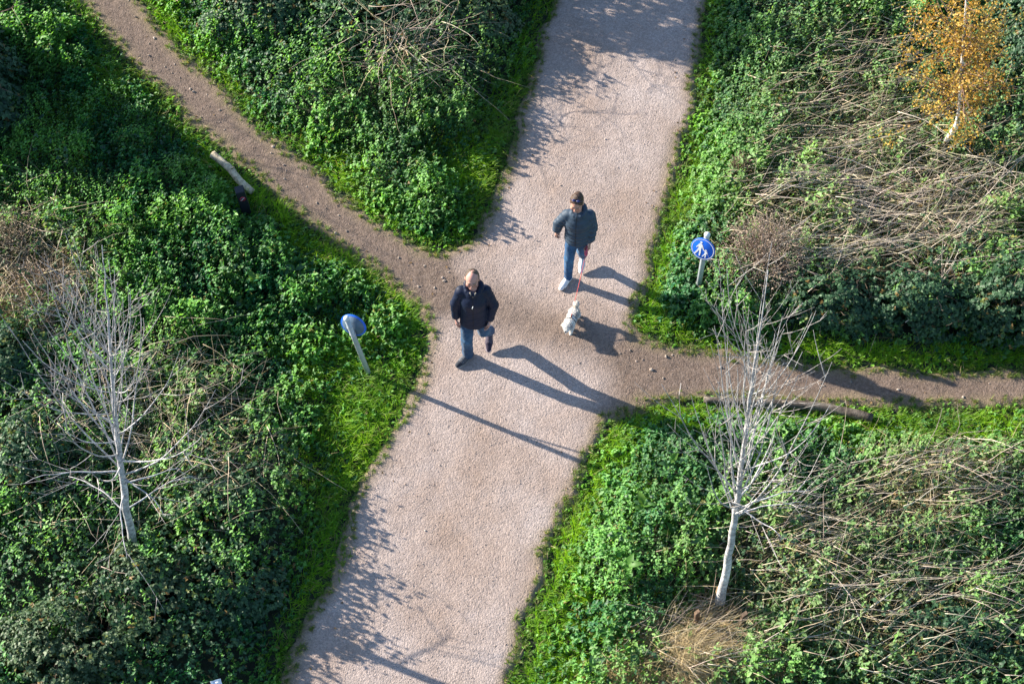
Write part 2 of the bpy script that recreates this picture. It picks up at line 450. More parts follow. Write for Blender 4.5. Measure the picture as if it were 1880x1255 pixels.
# what grows where (cx, cy, rx, ry, turn, strength) on the plan
Z_GRASS = [(660, 710, 130, 150, 0, 1), (640, 900, 70, 130, 25, .8), (1010, 1080, 60, 260, 20, 1), (1120, 850, 70, 90, 20, .9), (1640, 650, 330, 36, 2, 1), (1700, 765, 330, 38, 2, .9), (1270, 760, 120, 40, 5, .8),
           (1210, 420, 45, 230, 14, .85), (600, 330, 45, 70, 0, .9), (700, 415, 120, 40, 32, 1), (280, 40, 40, 60, 0, .8), (190, 120, 30, 60, -40, .8), (400, 300, 30, 100, -42, .9), (520, 400, 25, 110, -50, .9),
           (860, 290, 80, 55, 0, .9), (900, 220, 40, 160, 18, .6), (1180, 600, 60, 60, 0, .9), (560, 1130, 45, 150, 22, .6), (150, 170, 120, 90, 0, .35), (1030, 1190, 60, 90, 20, .8)]
Z_BRAM = [(210, 1100, 350, 240, 0, 1), (60, 800, 130, 190, 0, .9), (680, 40, 280, 90, 0, 1), (1840, 100, 90, 190, 0, .9), (1700, 550, 260, 75, 0, 1), (430, 960, 130, 200, 10, .7), (1750, 1190, 200, 110, 0, .6),
          (470, 110, 120, 80, 0, .6), (1480, 40, 120, 60, 0, .5), (1560, 1000, 160, 80, 0, .4)]
Z_DRY = [(60, 500, 140, 120, 0, 1), (1275, 1205, 160, 85, 0, 1.05), (1650, 1130, 290, 140, 0, .8), (1700, 890, 260, 100, -12, .9), (1420, 1000, 150, 150, 0, .75), (1410, 410, 110, 110, 0, .9), (1680, 390, 300, 150, -10, .95), (1560, 230, 190, 150, -20, .75), (1560, 90, 150, 80, 0, .5),
         (330, 720, 150, 110, 0, .5), (430, 860, 100, 80, 0, .5), (1240, 1000, 60, 90, 0, .45), (760, 110, 80, 50, 0, .6)]
Z_GREY = [(1600, 260, 330, 320, 0, 1), (1600, 1050, 330, 260, 0, .85), (800, 160, 240, 140, 0, .6), (700, 250, 200, 120, 0, .4), (320, 800, 180, 160, 0, .6), (1330, 860, 120, 120, 0, .5)]
Z_LUSH = [(1330, 420, 130, 330, 8, 1), (1190, 980, 170, 230, 10, .8), (640, 640, 150, 130, 0, .7), (820, 380, 120, 100, 0, .8), (330, 90, 200, 120, 0, .6), (560, 470, 160, 110, 20, .5)]
Z_LOW = [(1318, 1140, 95, 60, 0, 1), (690, 830, 60, 130, 25, .65), (610, 1070, 60, 170, 22, .65), (590, 690, 210, 160, 0, .62), (520, 1100, 90, 170, 20, .45), (452, 385, 45, 40, 0, 1), (425, 318, 70, 30, 42, 1), (678, 672, 26, 26, 0, .8), (1285, 530, 30, 26, 0, .8), (1450, 745, 190, 20, 3, 1)]
def zones(x, y):
    u, v = uv_of(x, y, 0.25)
    j = 45*(fbm(x*1.1, y*1.1, 91)-0.5); k = 45*(fbm(x*1.1, y*1.1, 95)-0.5)
    u, v = u+j*2, v+k*2
    return [blobs(u, v, Zs) for Zs in (Z_GRASS, Z_BRAM, Z_DRY, Z_GREY, Z_LUSH)]
def clumps(x, y, size, seed):
    """growth comes in clumps: distance from the nearest clump centre (in clump sizes) and the clump's own number"""
    x = x+.35*size*(fbm(x*3/size*.3, y*3/size*.3, seed+5)-.5); y = y+.35*size*(fbm(x*3/size*.3+9, y*3/size*.3, seed+6)-.5)
    ix, iy = np.floor(x/size), np.floor(y/size)
    best = np.full(x.shape, 9.0); cid = np.zeros(x.shape)
    for a in (-1, 0, 1):
        for b in (-1, 0, 1):
            cx = (ix+a+.15+.7*hash2(ix+a, iy+b, seed))*size; cy = (iy+b+.15+.7*hash2(ix+a, iy+b, seed+1))*size
            d = np.hypot(x-cx, y-cy)/size
            m = d < best
            best = np.where(m, d, best); cid = np.where(m, hash2(ix+a, iy+b, seed+2), cid)
    return best, cid
def canopy(x, y, z=None):
    """height of the growth over the ground"""
    g, b, d, gr, lu = z if z is not None else zones(x, y)
    dp = dpath(x, y)
    h = 0.05+sstep(0.05, 1.05, dp)*0.36
    h = h*(1-0.72*g)+0.30*b*sstep(0.1, 1.2, dp)+0.10*lu*sstep(0.1, .8, dp)
    lump = fbm(x*1.1, y*1.1, 21, 3)
    f1, c1 = clumps(x, y, .46, 301); f2, c2 = clumps(x, y, .21, 311)
    dome = (.45+.9*c1)*np.clip(1.05-1.15*f1**2, .1, 1)
    dome2 = (.6+.8*c2)*np.clip(1.05-1.1*f2**2, .25, 1)
    h = h*(1-.85*blobs(*uv_of(x, y, 0.05), Z_LOW))
    return np.maximum(0.02, h*(.28+.45*lump+.58*dome)*(.62+.42*dome2))
def area_points(spacing, margin, seed, far=0.0):
    """jittered grid over the place as seen plus a margin"""
    g = np.random.default_rng(seed)
    a = np.arange(-7.2-margin, 7.2+margin, spacing); b = np.arange(-4.6-margin, 5.8+margin, spacing)
    x, y = np.meshgrid(a, b, indexing='ij'); x = x.ravel()+g.uniform(-.5, .5, x.size)*spacing; y = y.ravel()+g.uniform(-.5, .5, y.size)*spacing
    half = np.interp(y, [-4.5, 5.7], [5.62, 7.1])
    k = (abs(x) < half+margin)
    return x[k], y[k]

# --- nettles and other upright herbs: stems with tiers of leaf pairs
def upright_herbs(name, label, spacing, seed, pick, tiers, Lr, wr, cols, mat, hs=1.0, margin=1.4):
    g = np.random.default_rng(seed)
    x, y = area_points(spacing, margin, seed)
    dp = dpath(x, y); z = zones(x, y)
    keep = (dp > 0.03) & (g.random(len(x)) < pick(dp, *z))
    x, y, dp = x[keep], y[keep], dp[keep]; z = [q[keep] for q in z]
    h = canopy(x, y, z)*hs*g.uniform(.75, 1.2, len(x))
    n = len(x); gz = ground_z(x, y)
    lean = g.normal(0, .10, (n, 2))
    patch = .5*fbm(x*0.9, y*0.9, 31)+.5*clumps(x, y, .46, 301)[1]; patch2 = clumps(x, y, .21, 311)[1]
    sizes = .75+.6*((clumps(x, y, .46, 301)[1]*7.3) % 1.0)
    out = []
    a0 = g.random(n)*6.28
    for t in range(tiers):
        f = 1-t*0.55/tiers
        for s in range(2):
            m = g.random(n) < (1.0 if t < 3 else .8)
            k = m.sum()
            hh = h[m]*f+g.normal(0, .008, k)
            P = np.stack([x[m]+lean[m, 0]*hh, y[m]+lean[m, 1]*hh, gz[m]+hh], 1)
            az = a0[m]+t*1.57+s*3.14+g.normal(0, .35, k)
            el = (0.55 if t == 0 else 0.15-0.12*t)+g.normal(0, .30, k)
            L = g.uniform(Lr[0], Lr[1], k)*(0.62 if t == 0 else 1.0)*sizes[m]
            c = mixc(cols[0], cols[1], np.clip(patch[m]*1.6-.3+g.normal(0, .18, k), 0, 1))
            c = mixc(c, cols[2], np.clip(z[3][m]*0.75*g.random(k)*1.5, 0, 1))
            c = mixc(c, (.190, .170, .085), np.clip(z[2][m]*1.1-.25, 0, .8)*g.random(k))
            c = c*(0.72+0.5*patch2[m][:, None])*g.uniform(.8, 1.2, (k, 1))
            c = np.where(g.random((k, 1)) < .02, np.array([[.20, .19, .05]]), c)
            # leaves turn their faces towards the light
            hx, hy = np.cos(az), np.sin(az); bx, by = SUNXY*.85
            el = el-np.arctan(hx*bx+hy*by); roll = g.normal(0, .35, k)-np.arctan(-hy*bx+hx*by)
            out.append(leaf_soup(P, az, el, roll, L, L*wr*g.uniform(.8, 1.15, k), c, KITE_V, KITE_T))
    V, T, C = merge_soups(out)
    return obj(name, mesh_np(name, V, T, C), mat, label=label, cat='ground cover', kind='stuff')
SUNXY = np.array([to_sun.x, to_sun.y])/math.hypot(to_sun.x, to_sun.y)
def merge_soups(L):
    Vs, Ts, Cs, n = [], [], [], 0
    for V, T, C in L:
        Vs.append(V); Ts.append(T+n); Cs.append(C); n += len(V)
    return np.concatenate(Vs), np.concatenate(Ts), np.concatenate(Cs)

upright_herbs('nettle_ground_cover', 'mid green nettles and leafy herbs crowding both sides of the paths', 0.055, 101,
              lambda dp, g, b, d, gr, lu: np.clip(1.0-.80*g-.92*b-.55*d-.40*d**3, .04, 1)*sstep(.10, .42, dp), 5, (.036, .068), .66,
              [(.022, .135, .055), (.185, .400, .085), (.210, .290, .145)], M_HERB)
upright_herbs('low_herb_ground_cover', 'small round-leaved weeds creeping along the path edges', 0.060, 102,
              lambda dp, g, b, d, gr, lu: np.clip(.22+.45*np.exp(-(dp/.45)**2)+.25*g+.2*lu-.3*b, 0, 1)*sstep(.02, .12, dp), 3, (.022, .045), .9,
              [(.070, .230, .024), (.170, .390, .032), (.17, .25, .10)], M_HERB, .72)

# --- brambles creeping over the ground: three leaflets to a leaf
def trifoliate(P, nrm, g, Lr, cols, wr=.68, TV=LEAF_V, TT=LEAF_T):
    n = len(P); out = []
    az0 = g.random(n)*6.28
    tone = np.clip(g.normal(.45, .28, n), 0, 1)
    c = mixc(cols[0], cols[1], tone)
    sw = g.random(n)
    c = np.where((sw < .03)[:, None], np.array([[.16, .10, .03]]), c)
    c = np.where((sw > .97)[:, None], np.array([[.14, .17, .04]]), c)
    L = g.uniform(Lr[0], Lr[1], n)
    for k, da in enumerate((0, 1.25, -1.25)):
        az = az0+da
        # the leaf plane follows the mound: pitch so that the leaflet lies across the local normal
        hx, hy = np.cos(az), np.sin(az)
        el = np.arctan2(-(hx*nrm[:, 0]+hy*nrm[:, 1]), np.maximum(nrm[:, 2], .25))*.8+g.normal(-.1, .25, n)
        roll = np.arctan2((-hy*nrm[:, 0]+hx*nrm[:, 1]), np.maximum(nrm[:, 2], .25))*.8+g.normal(0, .25, n)
        out.append(leaf_soup(P, az, el, -roll, L*(1 if k == 0 else .85), L*wr, c*g.uniform(.85, 1.15, (n, 1)), TV, TT))
    return out
BR_COL = [(.015, .055, .028), (.070, .145, .062)]
g = np.random.default_rng(103)
x, y = area_points(0.056, 1.4, 103)
dp = dpath(x, y); z = zones(x, y)
k = (dp > .15) & (g.random(len(x)) < np.clip(.10+.85*z[1]-.3*z[0], 0, 1)*sstep(.2, .7, dp))
x, y = x[k], y[k]; z = [q[k] for q in z]
h = canopy(x, y, z); e = .08
hx = (canopy(x+e, y)-canopy(x-e, y))/(2*e); hy = (canopy(x, y+e)-canopy(x, y-e))/(2*e)
nr = np.stack([-hx, -hy, np.ones(len(x))], 1); nr /= np.linalg.norm(nr, axis=1, keepdims=True)
P = np.stack([x, y, ground_z(x, y)+h*(1.08-.45*g.random(len(x))**2)], 1)
soup = trifoliate(P, nr, g, (.035, .062), BR_COL)
V, T, C = merge_soups(soup)
obj('bramble_ground_cover', mesh_np('bramble_ground_cover', V, T, C), M_BRAM, label='dark glossy bramble leaves trailing between the nettles', cat='ground cover', kind='stuff')

# --- grass
def grass(name, label, n, seed, prob, Lr, cols, mat, width=.0052, upr=(.7, 1.35), cat='grass', tuft=0.0):
    g = np.random.default_rng(seed)
    x = g.uniform(-8.6, 8.6, n); y = g.uniform(-6, 7.2, n)
    half = np.interp(y, [-4.5, 5.7], [5.62, 7.1])+1.3
    if tuft:
        cx, cy = np.floor(x/tuft), np.floor(y/tuft)
        jx, jy = (hash2(cx, cy, 61)+.1)*tuft*.8, (hash2(cx, cy, 62)+.1)*tuft*.8
        x = (cx*tuft+jx)*.6+x*.4; y = (cy*tuft+jy)*.6+y*.4
    dp = dpath(x, y); z = zones(x, y)
    k = (abs(x) < half) & (dp > -.03) & (g.random(n) < prob(dp, *z))
    x, y, dp = x[k], y[k], dp[k]; z = [q[k] for q in z]; n = len(x)
    hgt = fbm(x*2.6, y*2.6, 55)
    L = g.uniform(Lr[0], Lr[1], n)*(.55+.9*hgt)*(.35+.65*sstep(0, .35, dp))
    az = g.random(n)*6.28*0.75+fbm(x*1.5, y*1.5, 57)*6.0
    el = g.uniform(upr[0], upr[1], n)-.35*vnoise(x*4, y*4, 58)
    P = np.stack([x, y, top_z(x, y)-.004+(canopy(x, y, z)*g.uniform(0, .75, n) if mat is M_DRY else 0)], 1)
    c = mixc(cols[0], cols[1], np.clip(fbm(x*1.2, y*1.2, 59)*1.8-.4+g.normal(0, .2, n), 0, 1))*g.uniform(.75, 1.2, (n, 1))
    if mat is M_GRASS:                      # trodden, duller turf right at the path and in patches
        c = mixc(c, (.125, .185, .050), np.clip(1.1*np.exp(-(dp/.16)**2)+1.5*(fbm(x*1.7, y*1.7, 64)-.55), 0, .9))
    c = np.where(g.random((n, 1)) < .05+.16*np.exp(-(dp/.08)**2)[:, None], np.array([[.34, .28, .14]]), c)
    V, T, C = leaf_soup(P, az, el, g.normal(0, .5, n), L, np.full(n, width)*g.uniform(.7, 1.3, n), c, BLADE_V, BLADE_T)
    return obj(name, mesh_np(name, V, T, C), mat, label=label, cat=cat, kind='stuff')
grass('grass', 'bright green grass along the edges of the paths', 800000, 104,
      lambda dp, g, b, d, gr, lu: np.clip(.95*np.exp(-(dp/.30)**2)+.95*g+.05-.3*b, 0, 1)*(dp < 2.2), (.09, .22), [(.140, .340, .014), (.300, .520, .020)], M_GRASS, .0070, (.45, 1.25), tuft=.11)
grass('dry_grass', 'straw-coloured dead grass lying in patches among the weeds', 230000, 105,
      lambda dp, g, b, d, gr, lu: np.clip(.95*d**1.3-.05, 0, 1)*sstep(.15, .6, dp)*.85+.03*np.exp(-(dp/.2)**2), (.16, .38), [(.30, .235, .11), (.46, .38, .22)], M_DRY, .0060, (.1, 1.0))

# --- leaf litter on the ground
n = 5000
x = rng.uniform(-7.5, 7.5, n); y = rng.uniform(-5, 6.2, n); dp = dpath(x, y)
k = (dp > -.25) & (rng.random(n) < np.where(dp < 0, .14, .15)); x, y = x[k], y[k]; n = len(x)
c = mixc((.10, .055, .025), (.26, .17, .08), rng.random(n))
V, T, C = leaf_soup(np.stack([x, y, top_z(x, y)+.006], 1), rng.random(n)*6.28, rng.normal(.1, .15, n), rng.normal(0, .3, n), rng.uniform(.02, .05, n), rng.uniform(.015, .03, n), c)
obj('leaf_litter', mesh_np('leaf_litter', V, T, C), M_DRY, label='small brown fallen leaves scattered along the path edges', cat='leaf litter', kind='stuff')

# ------------------------------------------------------------------ bushes
def arc(p0, p1, sag, n=7, jit=0.0, g=rng):
    t = np.linspace(0, 1, n)[:, None]
    P = p0*(1-t)+p1*t; P[:, 2] += (sag*4*t*(1-t))[:, 0]
    if jit:
        P[1:-1] += g.normal(0, jit, (n-2, 3))
    return P
def bush(name, label, cat, px, py, rx, ry, h, nl, seed, cols, Lr=(.035, .062), wr=.68, mat=None, twigs=10, twig_out=0.15, stem_col=(.16, .12, .09), group=None, cone=0.0, gap=.55):
    g = np.random.default_rng(seed)
    p0 = at(px, py); base = np.array([p0[0], p0[1], float(ground_z(p0[:1], p0[1:2])[0])])
    e = thing(name, label, cat, base, group)
    d = g.normal(0, 1, (nl, 3)); d[:, 2] = abs(d[:, 2])*1.0; d /= np.linalg.norm(d, axis=1, keepdims=True)
    lump = fbm(d[:, 0]*2.6+seed, d[:, 1]*2.6+d[:, 2]*2.0, seed, 3)
    rr = (.58+.75*lump)*(1-.38*g.random(nl)**1.6)
    if cone:
        rr_h = 1-cone*np.clip(d[:, 2]*rr, 0, 1)
    else:
        rr_h = 1.0
    P = np.stack([d[:, 0]*rx*rr*rr_h, d[:, 1]*ry*rr*rr_h, d[:, 2]*h*rr+.02], 1)
    # gaps where the branches show
    keep = fbm(P[:, 0]*4.5+seed, P[:, 1]*4.5+P[:, 2]*3, seed+3, 2) > (.5-gap*.28)
    P, d = P[keep], d[keep]
    nr = d*np.array([1/rx, 1/ry, 1/h]); nr[:, 2] += .5; nr[:, :2] += SUNXY*.45; nr /= np.linalg.norm(nr, axis=1, keepdims=True)
    V, T, C = merge_soups(trifoliate(P, nr, g, Lr, cols, wr, *((KITE_V, KITE_T) if name == 'hawthorn_shrub' else (LEAF_V, LEAF_T))))
    obj('foliage', mesh_np('foliage', V, T, C), mat or M_BRAM, e)
    for i in range(twigs):
        a = g.random()*6.28; el = g.uniform(.25, 1.4)
        tip = np.array([math.cos(a)*rx*math.cos(el), math.sin(a)*ry*math.cos(el), h*math.sin(el)])*(.95+twig_out*g.random()*2)
        tb = TB(); b0 = np.array([math.cos(a)*rx*.15, math.sin(a)*ry*.15, 0.0])
        pts = arc(b0, tip, h*.18*math.cos(el), 8, .025, g)
        tb.tube(pts, np.linspace(.008, .0025, 8), np.array(stem_col)*g.uniform(.7, 1.5), 4)
        for q in range(4):
            s = pts[g.integers(3, 7)]; dr = g.normal(0, 1, 3); dr[2] = abs(dr[2])*.7; dr /= np.linalg.norm(dr)
            tb.tube(arc(s, s+dr*g.uniform(.15, .4)*max(h, .6), .02, 4, .01, g), np.linspace(.004, .0015, 4), np.array(stem_col)*g.uniform(.7, 1.5), 3)
        obj('stem', tb.mesh('stem'), M_STEM, e)
    return e
DK = [(.014, .052, .027), (.062, .135, .058)]
GY = [(.030, .070, .030), (.110, .165, .080)]
BB = 'bramble_bush'
bush(BB, 'dark bramble bush with bare twigs poking out, between the two paths', 'bush', 690, 70, 1.25, .70, .62, 5200, 201, DK)
bush(BB, 'grey-leaved bramble mound beside the dead twig heap', 'bush', 845, 50, .75, .5, .62, 3000, 202, GY)
bush(BB, 'low dark bramble mound sloping down to the narrow dirt path', 'bush', 480, 45, .8, .55, .7, 2600, 203, DK)
bush(BB, 'dense dark evergreen bush behind the golden birch', 'bush', 1872, 95, .65, 1.2, 1.1, 3800, 204, DK)
bush(BB, 'dark bramble bank behind the grass verge, next to the brown shrub', 'bush', 1535, 575, .75, .42, .62, 2600, 205, DK)
bush(BB, 'middle mound of the dark bramble bank above the grass verge', 'bush', 1690, 580, .75, .45, .75, 2800, 206, DK)
bush(BB, 'tall dark bramble mound at the end of the bank above the grass verge', 'bush', 1850, 585, .75, .5, .95, 3000, 207, DK)
bush(BB, 'sprawling bramble mound under the spreading bare tree', 'bush', 250, 1115, .95, .6, .70, 4200, 208, GY)
bush(BB, 'bramble mound with dull grey leaves beside the litter scrap', 'bush', 130, 1230, 1.0, .6, .85, 4200, 209, GY)
bush(BB, 'deep green bramble mound close to the gravel path below the bare tree', 'bush', 425, 1090, .60, .6, .42, 2400, 210, DK)
bush(BB, 'dark bramble thicket behind the spreading bare tree', 'bush', 55, 880, .75, .75, .85, 3200, 211, DK)
bush(BB, 'bramble mound below the dried brown weeds', 'bush', 20, 690, .6, .5, .7, 2200, 212, DK)
bush(BB, 'olive bramble mound on the path side of the spreading bare tree trunk', 'bush', 385, 940, .65, .6, .5, 2300, 213, GY)
bush(BB, 'dark bramble mound among the fallen stems by the slim bare tree', 'bush', 1760, 1190, .9, .5, .5, 2600, 214, DK)
# taller shrubs at the margin of the place; their long shadows fall across the verges
bush('hawthorn_shrub', 'tall twiggy hawthorn shrub shading the far end of the gravel path', 'shrub', 860, -85, 1.45, 1.0, 2.0, 6500, 215, DK, (.045, .07), .7, None, 26, .30, gap=.9)
bush('hawthorn_shrub', 'broad dark hawthorn shrub shading the weeds left of the dirt path', 'shrub', -120, 165, 1.4, 1.5, 2.1, 15000, 216, DK, (.055, .085), .7, None, 16, .2, cone=.5, gap=1.6)
# ------------------------------------------------------------------ signs, posts, logs, stakes
def rev(prof, k=20, cap=True):
    """surface of revolution about z; prof = [(r, z), ...]"""
    a = np.arange(k)*2*np.pi/k
    V = np.concatenate([np.stack([r*np.cos(a), r*np.sin(a), np.full(k, z)], 1) for r, z in prof]); n = len(prof)
    i = np.arange(n-1)[:, None]*k; j = np.arange(k)[None]; j2 = (j+1) % k
    T = np.concatenate([np.stack([i+j, i+j2, i+k+j2], -1).reshape(-1, 3), np.stack([i+j, i+k+j2, i+k+j], -1).reshape(-1, 3)])
    if cap:
        V = np.concatenate([V, [[0, 0, prof[0][1]], [0, 0, prof[-1][1]]]]); jj = np.arange(k); jk = (jj+1) % k
        T = np.concatenate([T, np.stack([jk, jj, np.full(k, n*k)], -1), np.stack([(n-1)*k+jj, (n-1)*k+jk, np.full(k, n*k+1)], -1)])
    return V, T
def flat_poly(name, pts, z, mat, col, parent, thick=.0012):
    """a thin printed shape lying proud of a plate (plate plane = xy, facing +z)"""
    bm = bmesh.new()
    vs = [bm.verts.new((p[0], p[1], z)) for p in pts]
    f = bm.faces.new(vs)
    r = bmesh.ops.extrude_face_region(bm, geom=[f])
    bmesh.ops.translate(bm, vec=(0, 0, thick), verts=[v for v in r['geom'] if isinstance(v, bmesh.types.BMVert)])
    bmesh.ops.recalc_face_normals(bm, faces=bm.faces)
    bmesh.ops.triangulate(bm, faces=bm.faces)
    me = bpy.data.meshes.new(name); bm.to_mesh(me); bm.free()
    ca = me.color_attributes.new('col', 'FLOAT_COLOR', 'POINT')
    ca.data.foreach_set('color', np.tile(np.array([*col, 1.0], np.float32), len(me.vertices)))
    return obj(name, me, mat, parent)
def circ(cx, cy, r, k=14):
    return [(cx+r*math.cos(i*2*math.pi/k), cy+r*math.sin(i*2*math.pi/k)) for i in range(k)]
BLUE, WHITE, GALV = (.006, .115, .62), (.80, .80, .80), (.36, .40, .43)
def path_sign(label, px, py, lean_x, lean_y, H, face_az, disc_z, tilt, pr=.033, off=.075, R=.153):
    b = at(px, py); b[2] = float(ground_z(b[:1], b[1:2])[0])-.02
    e = thing('footpath_sign', label, 'sign', b)
    e.rotation_euler = (-lean_y, lean_x, 0)
    V, T = rev([(pr, -.15), (pr, H-.40), (pr+.0015, H-.395), (pr+.0015, H-.375), (pr, H-.37), (pr, H)], 18)
    obj('post', mesh_np('post', V, T, np.tile(GALV, (len(V), 1)), True), M_METAL, e)
    V, T = rev([(pr+.003, H-.012), (pr+.005, H+.004), (pr, H+.022), (pr-.016, H+.034)], 18)
    obj('cap', mesh_np('cap', V, T, np.tile((.55, .60, .64), (len(V), 1)), True), M_METAL, e)
    # plate: local z is its facing direction
    pl_o = (math.cos(face_az)*off, math.sin(face_az)*off, disc_z)
    k = 48
    V, T = rev([(R*.985, -.010), (R, -.008), (R, .003), (R*.985, .005)], k, True)
    colr = np.tile(BLUE, (len(V), 1)); back = V[:, 2] < -.005; rr = np.hypot(V[:, 0], V[:, 1])
    colr[len(V)-2] = (.42, .45, .48)
    V2, T2 = rev([(R*.86, -.0135), (R*.86, -.0105)], k, True)
    plate = obj('plate', mesh_np('plate', V, T, colr), M_PAINT, e, loc=pl_o)
    colr[len(V)-2] = BLUE
    rot = Matrix(((-math.sin(face_az), 0, math.cos(face_az)), (math.cos(face_az), 0, math.sin(face_az)), (0, 1, 0))).to_4x4()
    plate.rotation_euler = (rot @ Matrix.Rotation(-tilt, 4, 'X')).to_euler()
    obj('plate_back', mesh_np('plate_back', V2, T2, np.tile((.085, .135, .20), (len(V2), 1))), M_METAL, plate)
    # white ring near the rim
    a = np.linspace(0, 2*np.pi, 49)[:-1]; ri, ro = R*.885, R*.93
    Vr = np.concatenate([np.stack([r*np.cos(a), r*np.sin(a), np.full(48, .0064)], 1) for r in (ri, ro)])
    j = np.arange(48); j2 = (j+1) % 48
    obj('ring', mesh_np('ring', Vr, np.stack([j, 48+j, 48+j2, j2], 1), np.tile(WHITE, (96, 1))), M_PAINT, plate)
    # walking adult holding a child by the hand
    S_ = lambda L: [(x*R, y*R) for x, y in L]
    adult = [(-.22, .47), (-.10, .40), (.00, .20), (.13, -.06), (.08, -.10), (-.06, .12), (-.10, .16), (-.12, -.12), (-.09, -.40), (-.10, -.70), (-.20, -.70), (-.22, -.38), (-.27, -.16),
             (-.36, -.40), (-.52, -.70), (-.62, -.66), (-.48, -.36), (-.38, -.05), (-.36, .16), (-.43, .10), (-.50, -.03), (-.56, .01), (-.48, .18), (-.40, .36), (-.30, .47)]
    child = [(.24, -.15), (.17, -.13), (.12, -.05), (.165, -.02), (.22, -.085), (.29, -.085), (.40, -.12), (.46, -.30), (.42, -.32), (.36, -.20), (.35, -.34), (.38, -.50), (.37, -.70), (.31, -.70), (.30, -.52), (.27, -.42),
             (.22, -.52), (.12, -.70), (.06, -.67), (.16, -.48), (.21, -.34)]
    fa = flat_poly('adult_figure', S_(adult), .0062, M_PAINT, WHITE, plate)
    flat_poly('head', S_(circ(-.24, .59, .095)), .0062, M_PAINT, WHITE, plate)
    flat_poly('child_figure', S_(child), .0062, M_PAINT, WHITE, plate)
    flat_poly('head', S_(circ(.275, .0, .07, 12)), .0062, M_PAINT, WHITE, plate)
    for dz in (-.07, .07):
        V, T = rev([(pr+.0025, -.012), (pr+.005, -.010), (pr+.005, .010), (pr+.0025, .012)], 18, False)
        V = V+np.array([0, 0, disc_z+dz])
        obj('bracket', mesh_np('bracket', V, T, np.tile((.45, .48, .50), (len(V), 1)), True), M_METAL, e)
    return e
path_sign('round blue sign showing a white adult and child, on a grey post', 1280, 540, .02, RAD(2), 1.19, RAD(-118), 1.00, RAD(15))
path_sign('round blue sign turned away, its grey back and leaning post in the grass', 678, 688, -RAD(9), RAD(1), 1.21, RAD(72), .97, RAD(-15), .031, .078, .160)

# black waymarker post with a red round badge
b = at(454, 392); b[2] = 0.0
e = thing('marker_post', 'short black square post with a red round badge beside the pale log', 'post', b)
e.rotation_euler = (RAD(-6), RAD(-5), RAD(14))
bm = bmesh.new(); bmesh.ops.create_cube(bm, size=1)
for v in bm.verts:
    v.co = (v.co.x*.115, v.co.y*.10, (v.co.z+.5)*.56-.08)
for v in bm.verts:
    if v.co.z > .3 and v.co.y < 0:
        v.co.z -= .03
bmesh.ops.bevel(bm, geom=bm.edges[:], offset=.006, segments=2, affect='EDGES')
me = bpy.data.meshes.new('post'); bm.to_mesh(me); bm.free()
ca = me.color_attributes.new('col', 'FLOAT_COLOR', 'POINT'); ca.data.foreach_set('color', np.tile(np.array([.016, .018, .024, 1], np.float32), len(me.vertices)))
obj('post', me, M_PLASTIC, e)
bd = obj('badge', None, parent=e)
bpy.data.objects.remove(bd)
V, T = rev([(.036, 0), (.036, .003)], 24)
badge = obj('badge', mesh_np('badge', V, T, np.tile((.62, .03, .06), (len(V), 1))), M_PAINT, e, loc=(.005, -.0505, .33))
badge.rotation_euler = (math.pi/2, 0, 0)
V, T = rev([(.027, .003), (.027, .0042)], 24)
obj('badge_face', mesh_np('badge_face', V, T, np.tile((.05, .045, .06), (len(V), 1))), M_PAINT, badge)
flat_poly('badge_bar', [(-.030, -.017), (-.022, -.022), (.030, .017), (.022, .022)], .0047, M_PAINT, (.75, .55, .55), badge)

def log(name, label, pts, rads, cols, seed, k=14, bark=True):
    g = np.random.default_rng(seed)
    pts = np.array([np.array(p, float) for p in pts])
    n = 30; t = np.linspace(0, 1, len(pts)); tt = np.linspace(0, 1, n)
    P = np.stack([np.interp(tt, t, pts[:, i]) for i in range(3)], 1)
    for _ in range(2):
        P[1:-1] = (P[:-2]+2*P[1:-1]+P[2:])/4
    r = np.interp(tt, t, rads)*(1+.12*(fbm(tt*9, tt*0+seed, seed)-.5))
    base = P.mean(0); base[2] = 0
    tb = TB(); tb.tube(P-base, r, np.array(cols[0]), k)
    V = tb.V[0]; sh = fbm(V[:, 0]*14+seed, V[:, 1]*14+V[:, 2]*20, seed+1)
    c = mixc(cols[0], cols[1], np.clip((sh-.42)*4, 0, 1)); c[-2:] = cols[2]
    ang = (V[:, 2]-V[:, 2].mean())
    V = V+(g.random(V.shape)-.5)*.008
    e = thing(name, label, 'log', base)
    T = tb.T[0]
    me = mesh_np('trunk', V, T, c, True)
    obj('trunk', me, M_BARK, e)
    s = g.integers(8, 20)
    tk = TB(); p = P[s]-base
    tk.tube(arc(p+np.array([0, 0, r[s]*.5]), p+np.array([.05, -.03, r[s]+.04]), 0, 4), np.linspace(.016, .010, 4), np.array(cols[1])*.9, 7)
    obj('branch_stub', tk.mesh('branch_stub'), M_BARK, e)
    return e
a, c = at(390, 283, .16), at(463, 352, .07)
log('log', 'pale barkless log lying beside the narrow dirt path', [a, a*.6+c*.4+np.array([.02, .01, .01]), a*.3+c*.7+np.array([-.015, 0, 0]), c], [.052, .046, .048, .042], [(.50, .43, .30), (.40, .34, .24), (.42, .36, .24)], 31)
log('log', 'long weathered grey log edging the right-hand dirt path behind the slim bare tree', [at(1292, 733, .07), at(1360, 737, .09), at(1440, 740, .09), at(1520, 748, .08), at(1602, 768, .08)], [.04, .045, .05, .055, .06], [(.085, .068, .055), (.16, .135, .11), (.28, .22, .16)], 32)
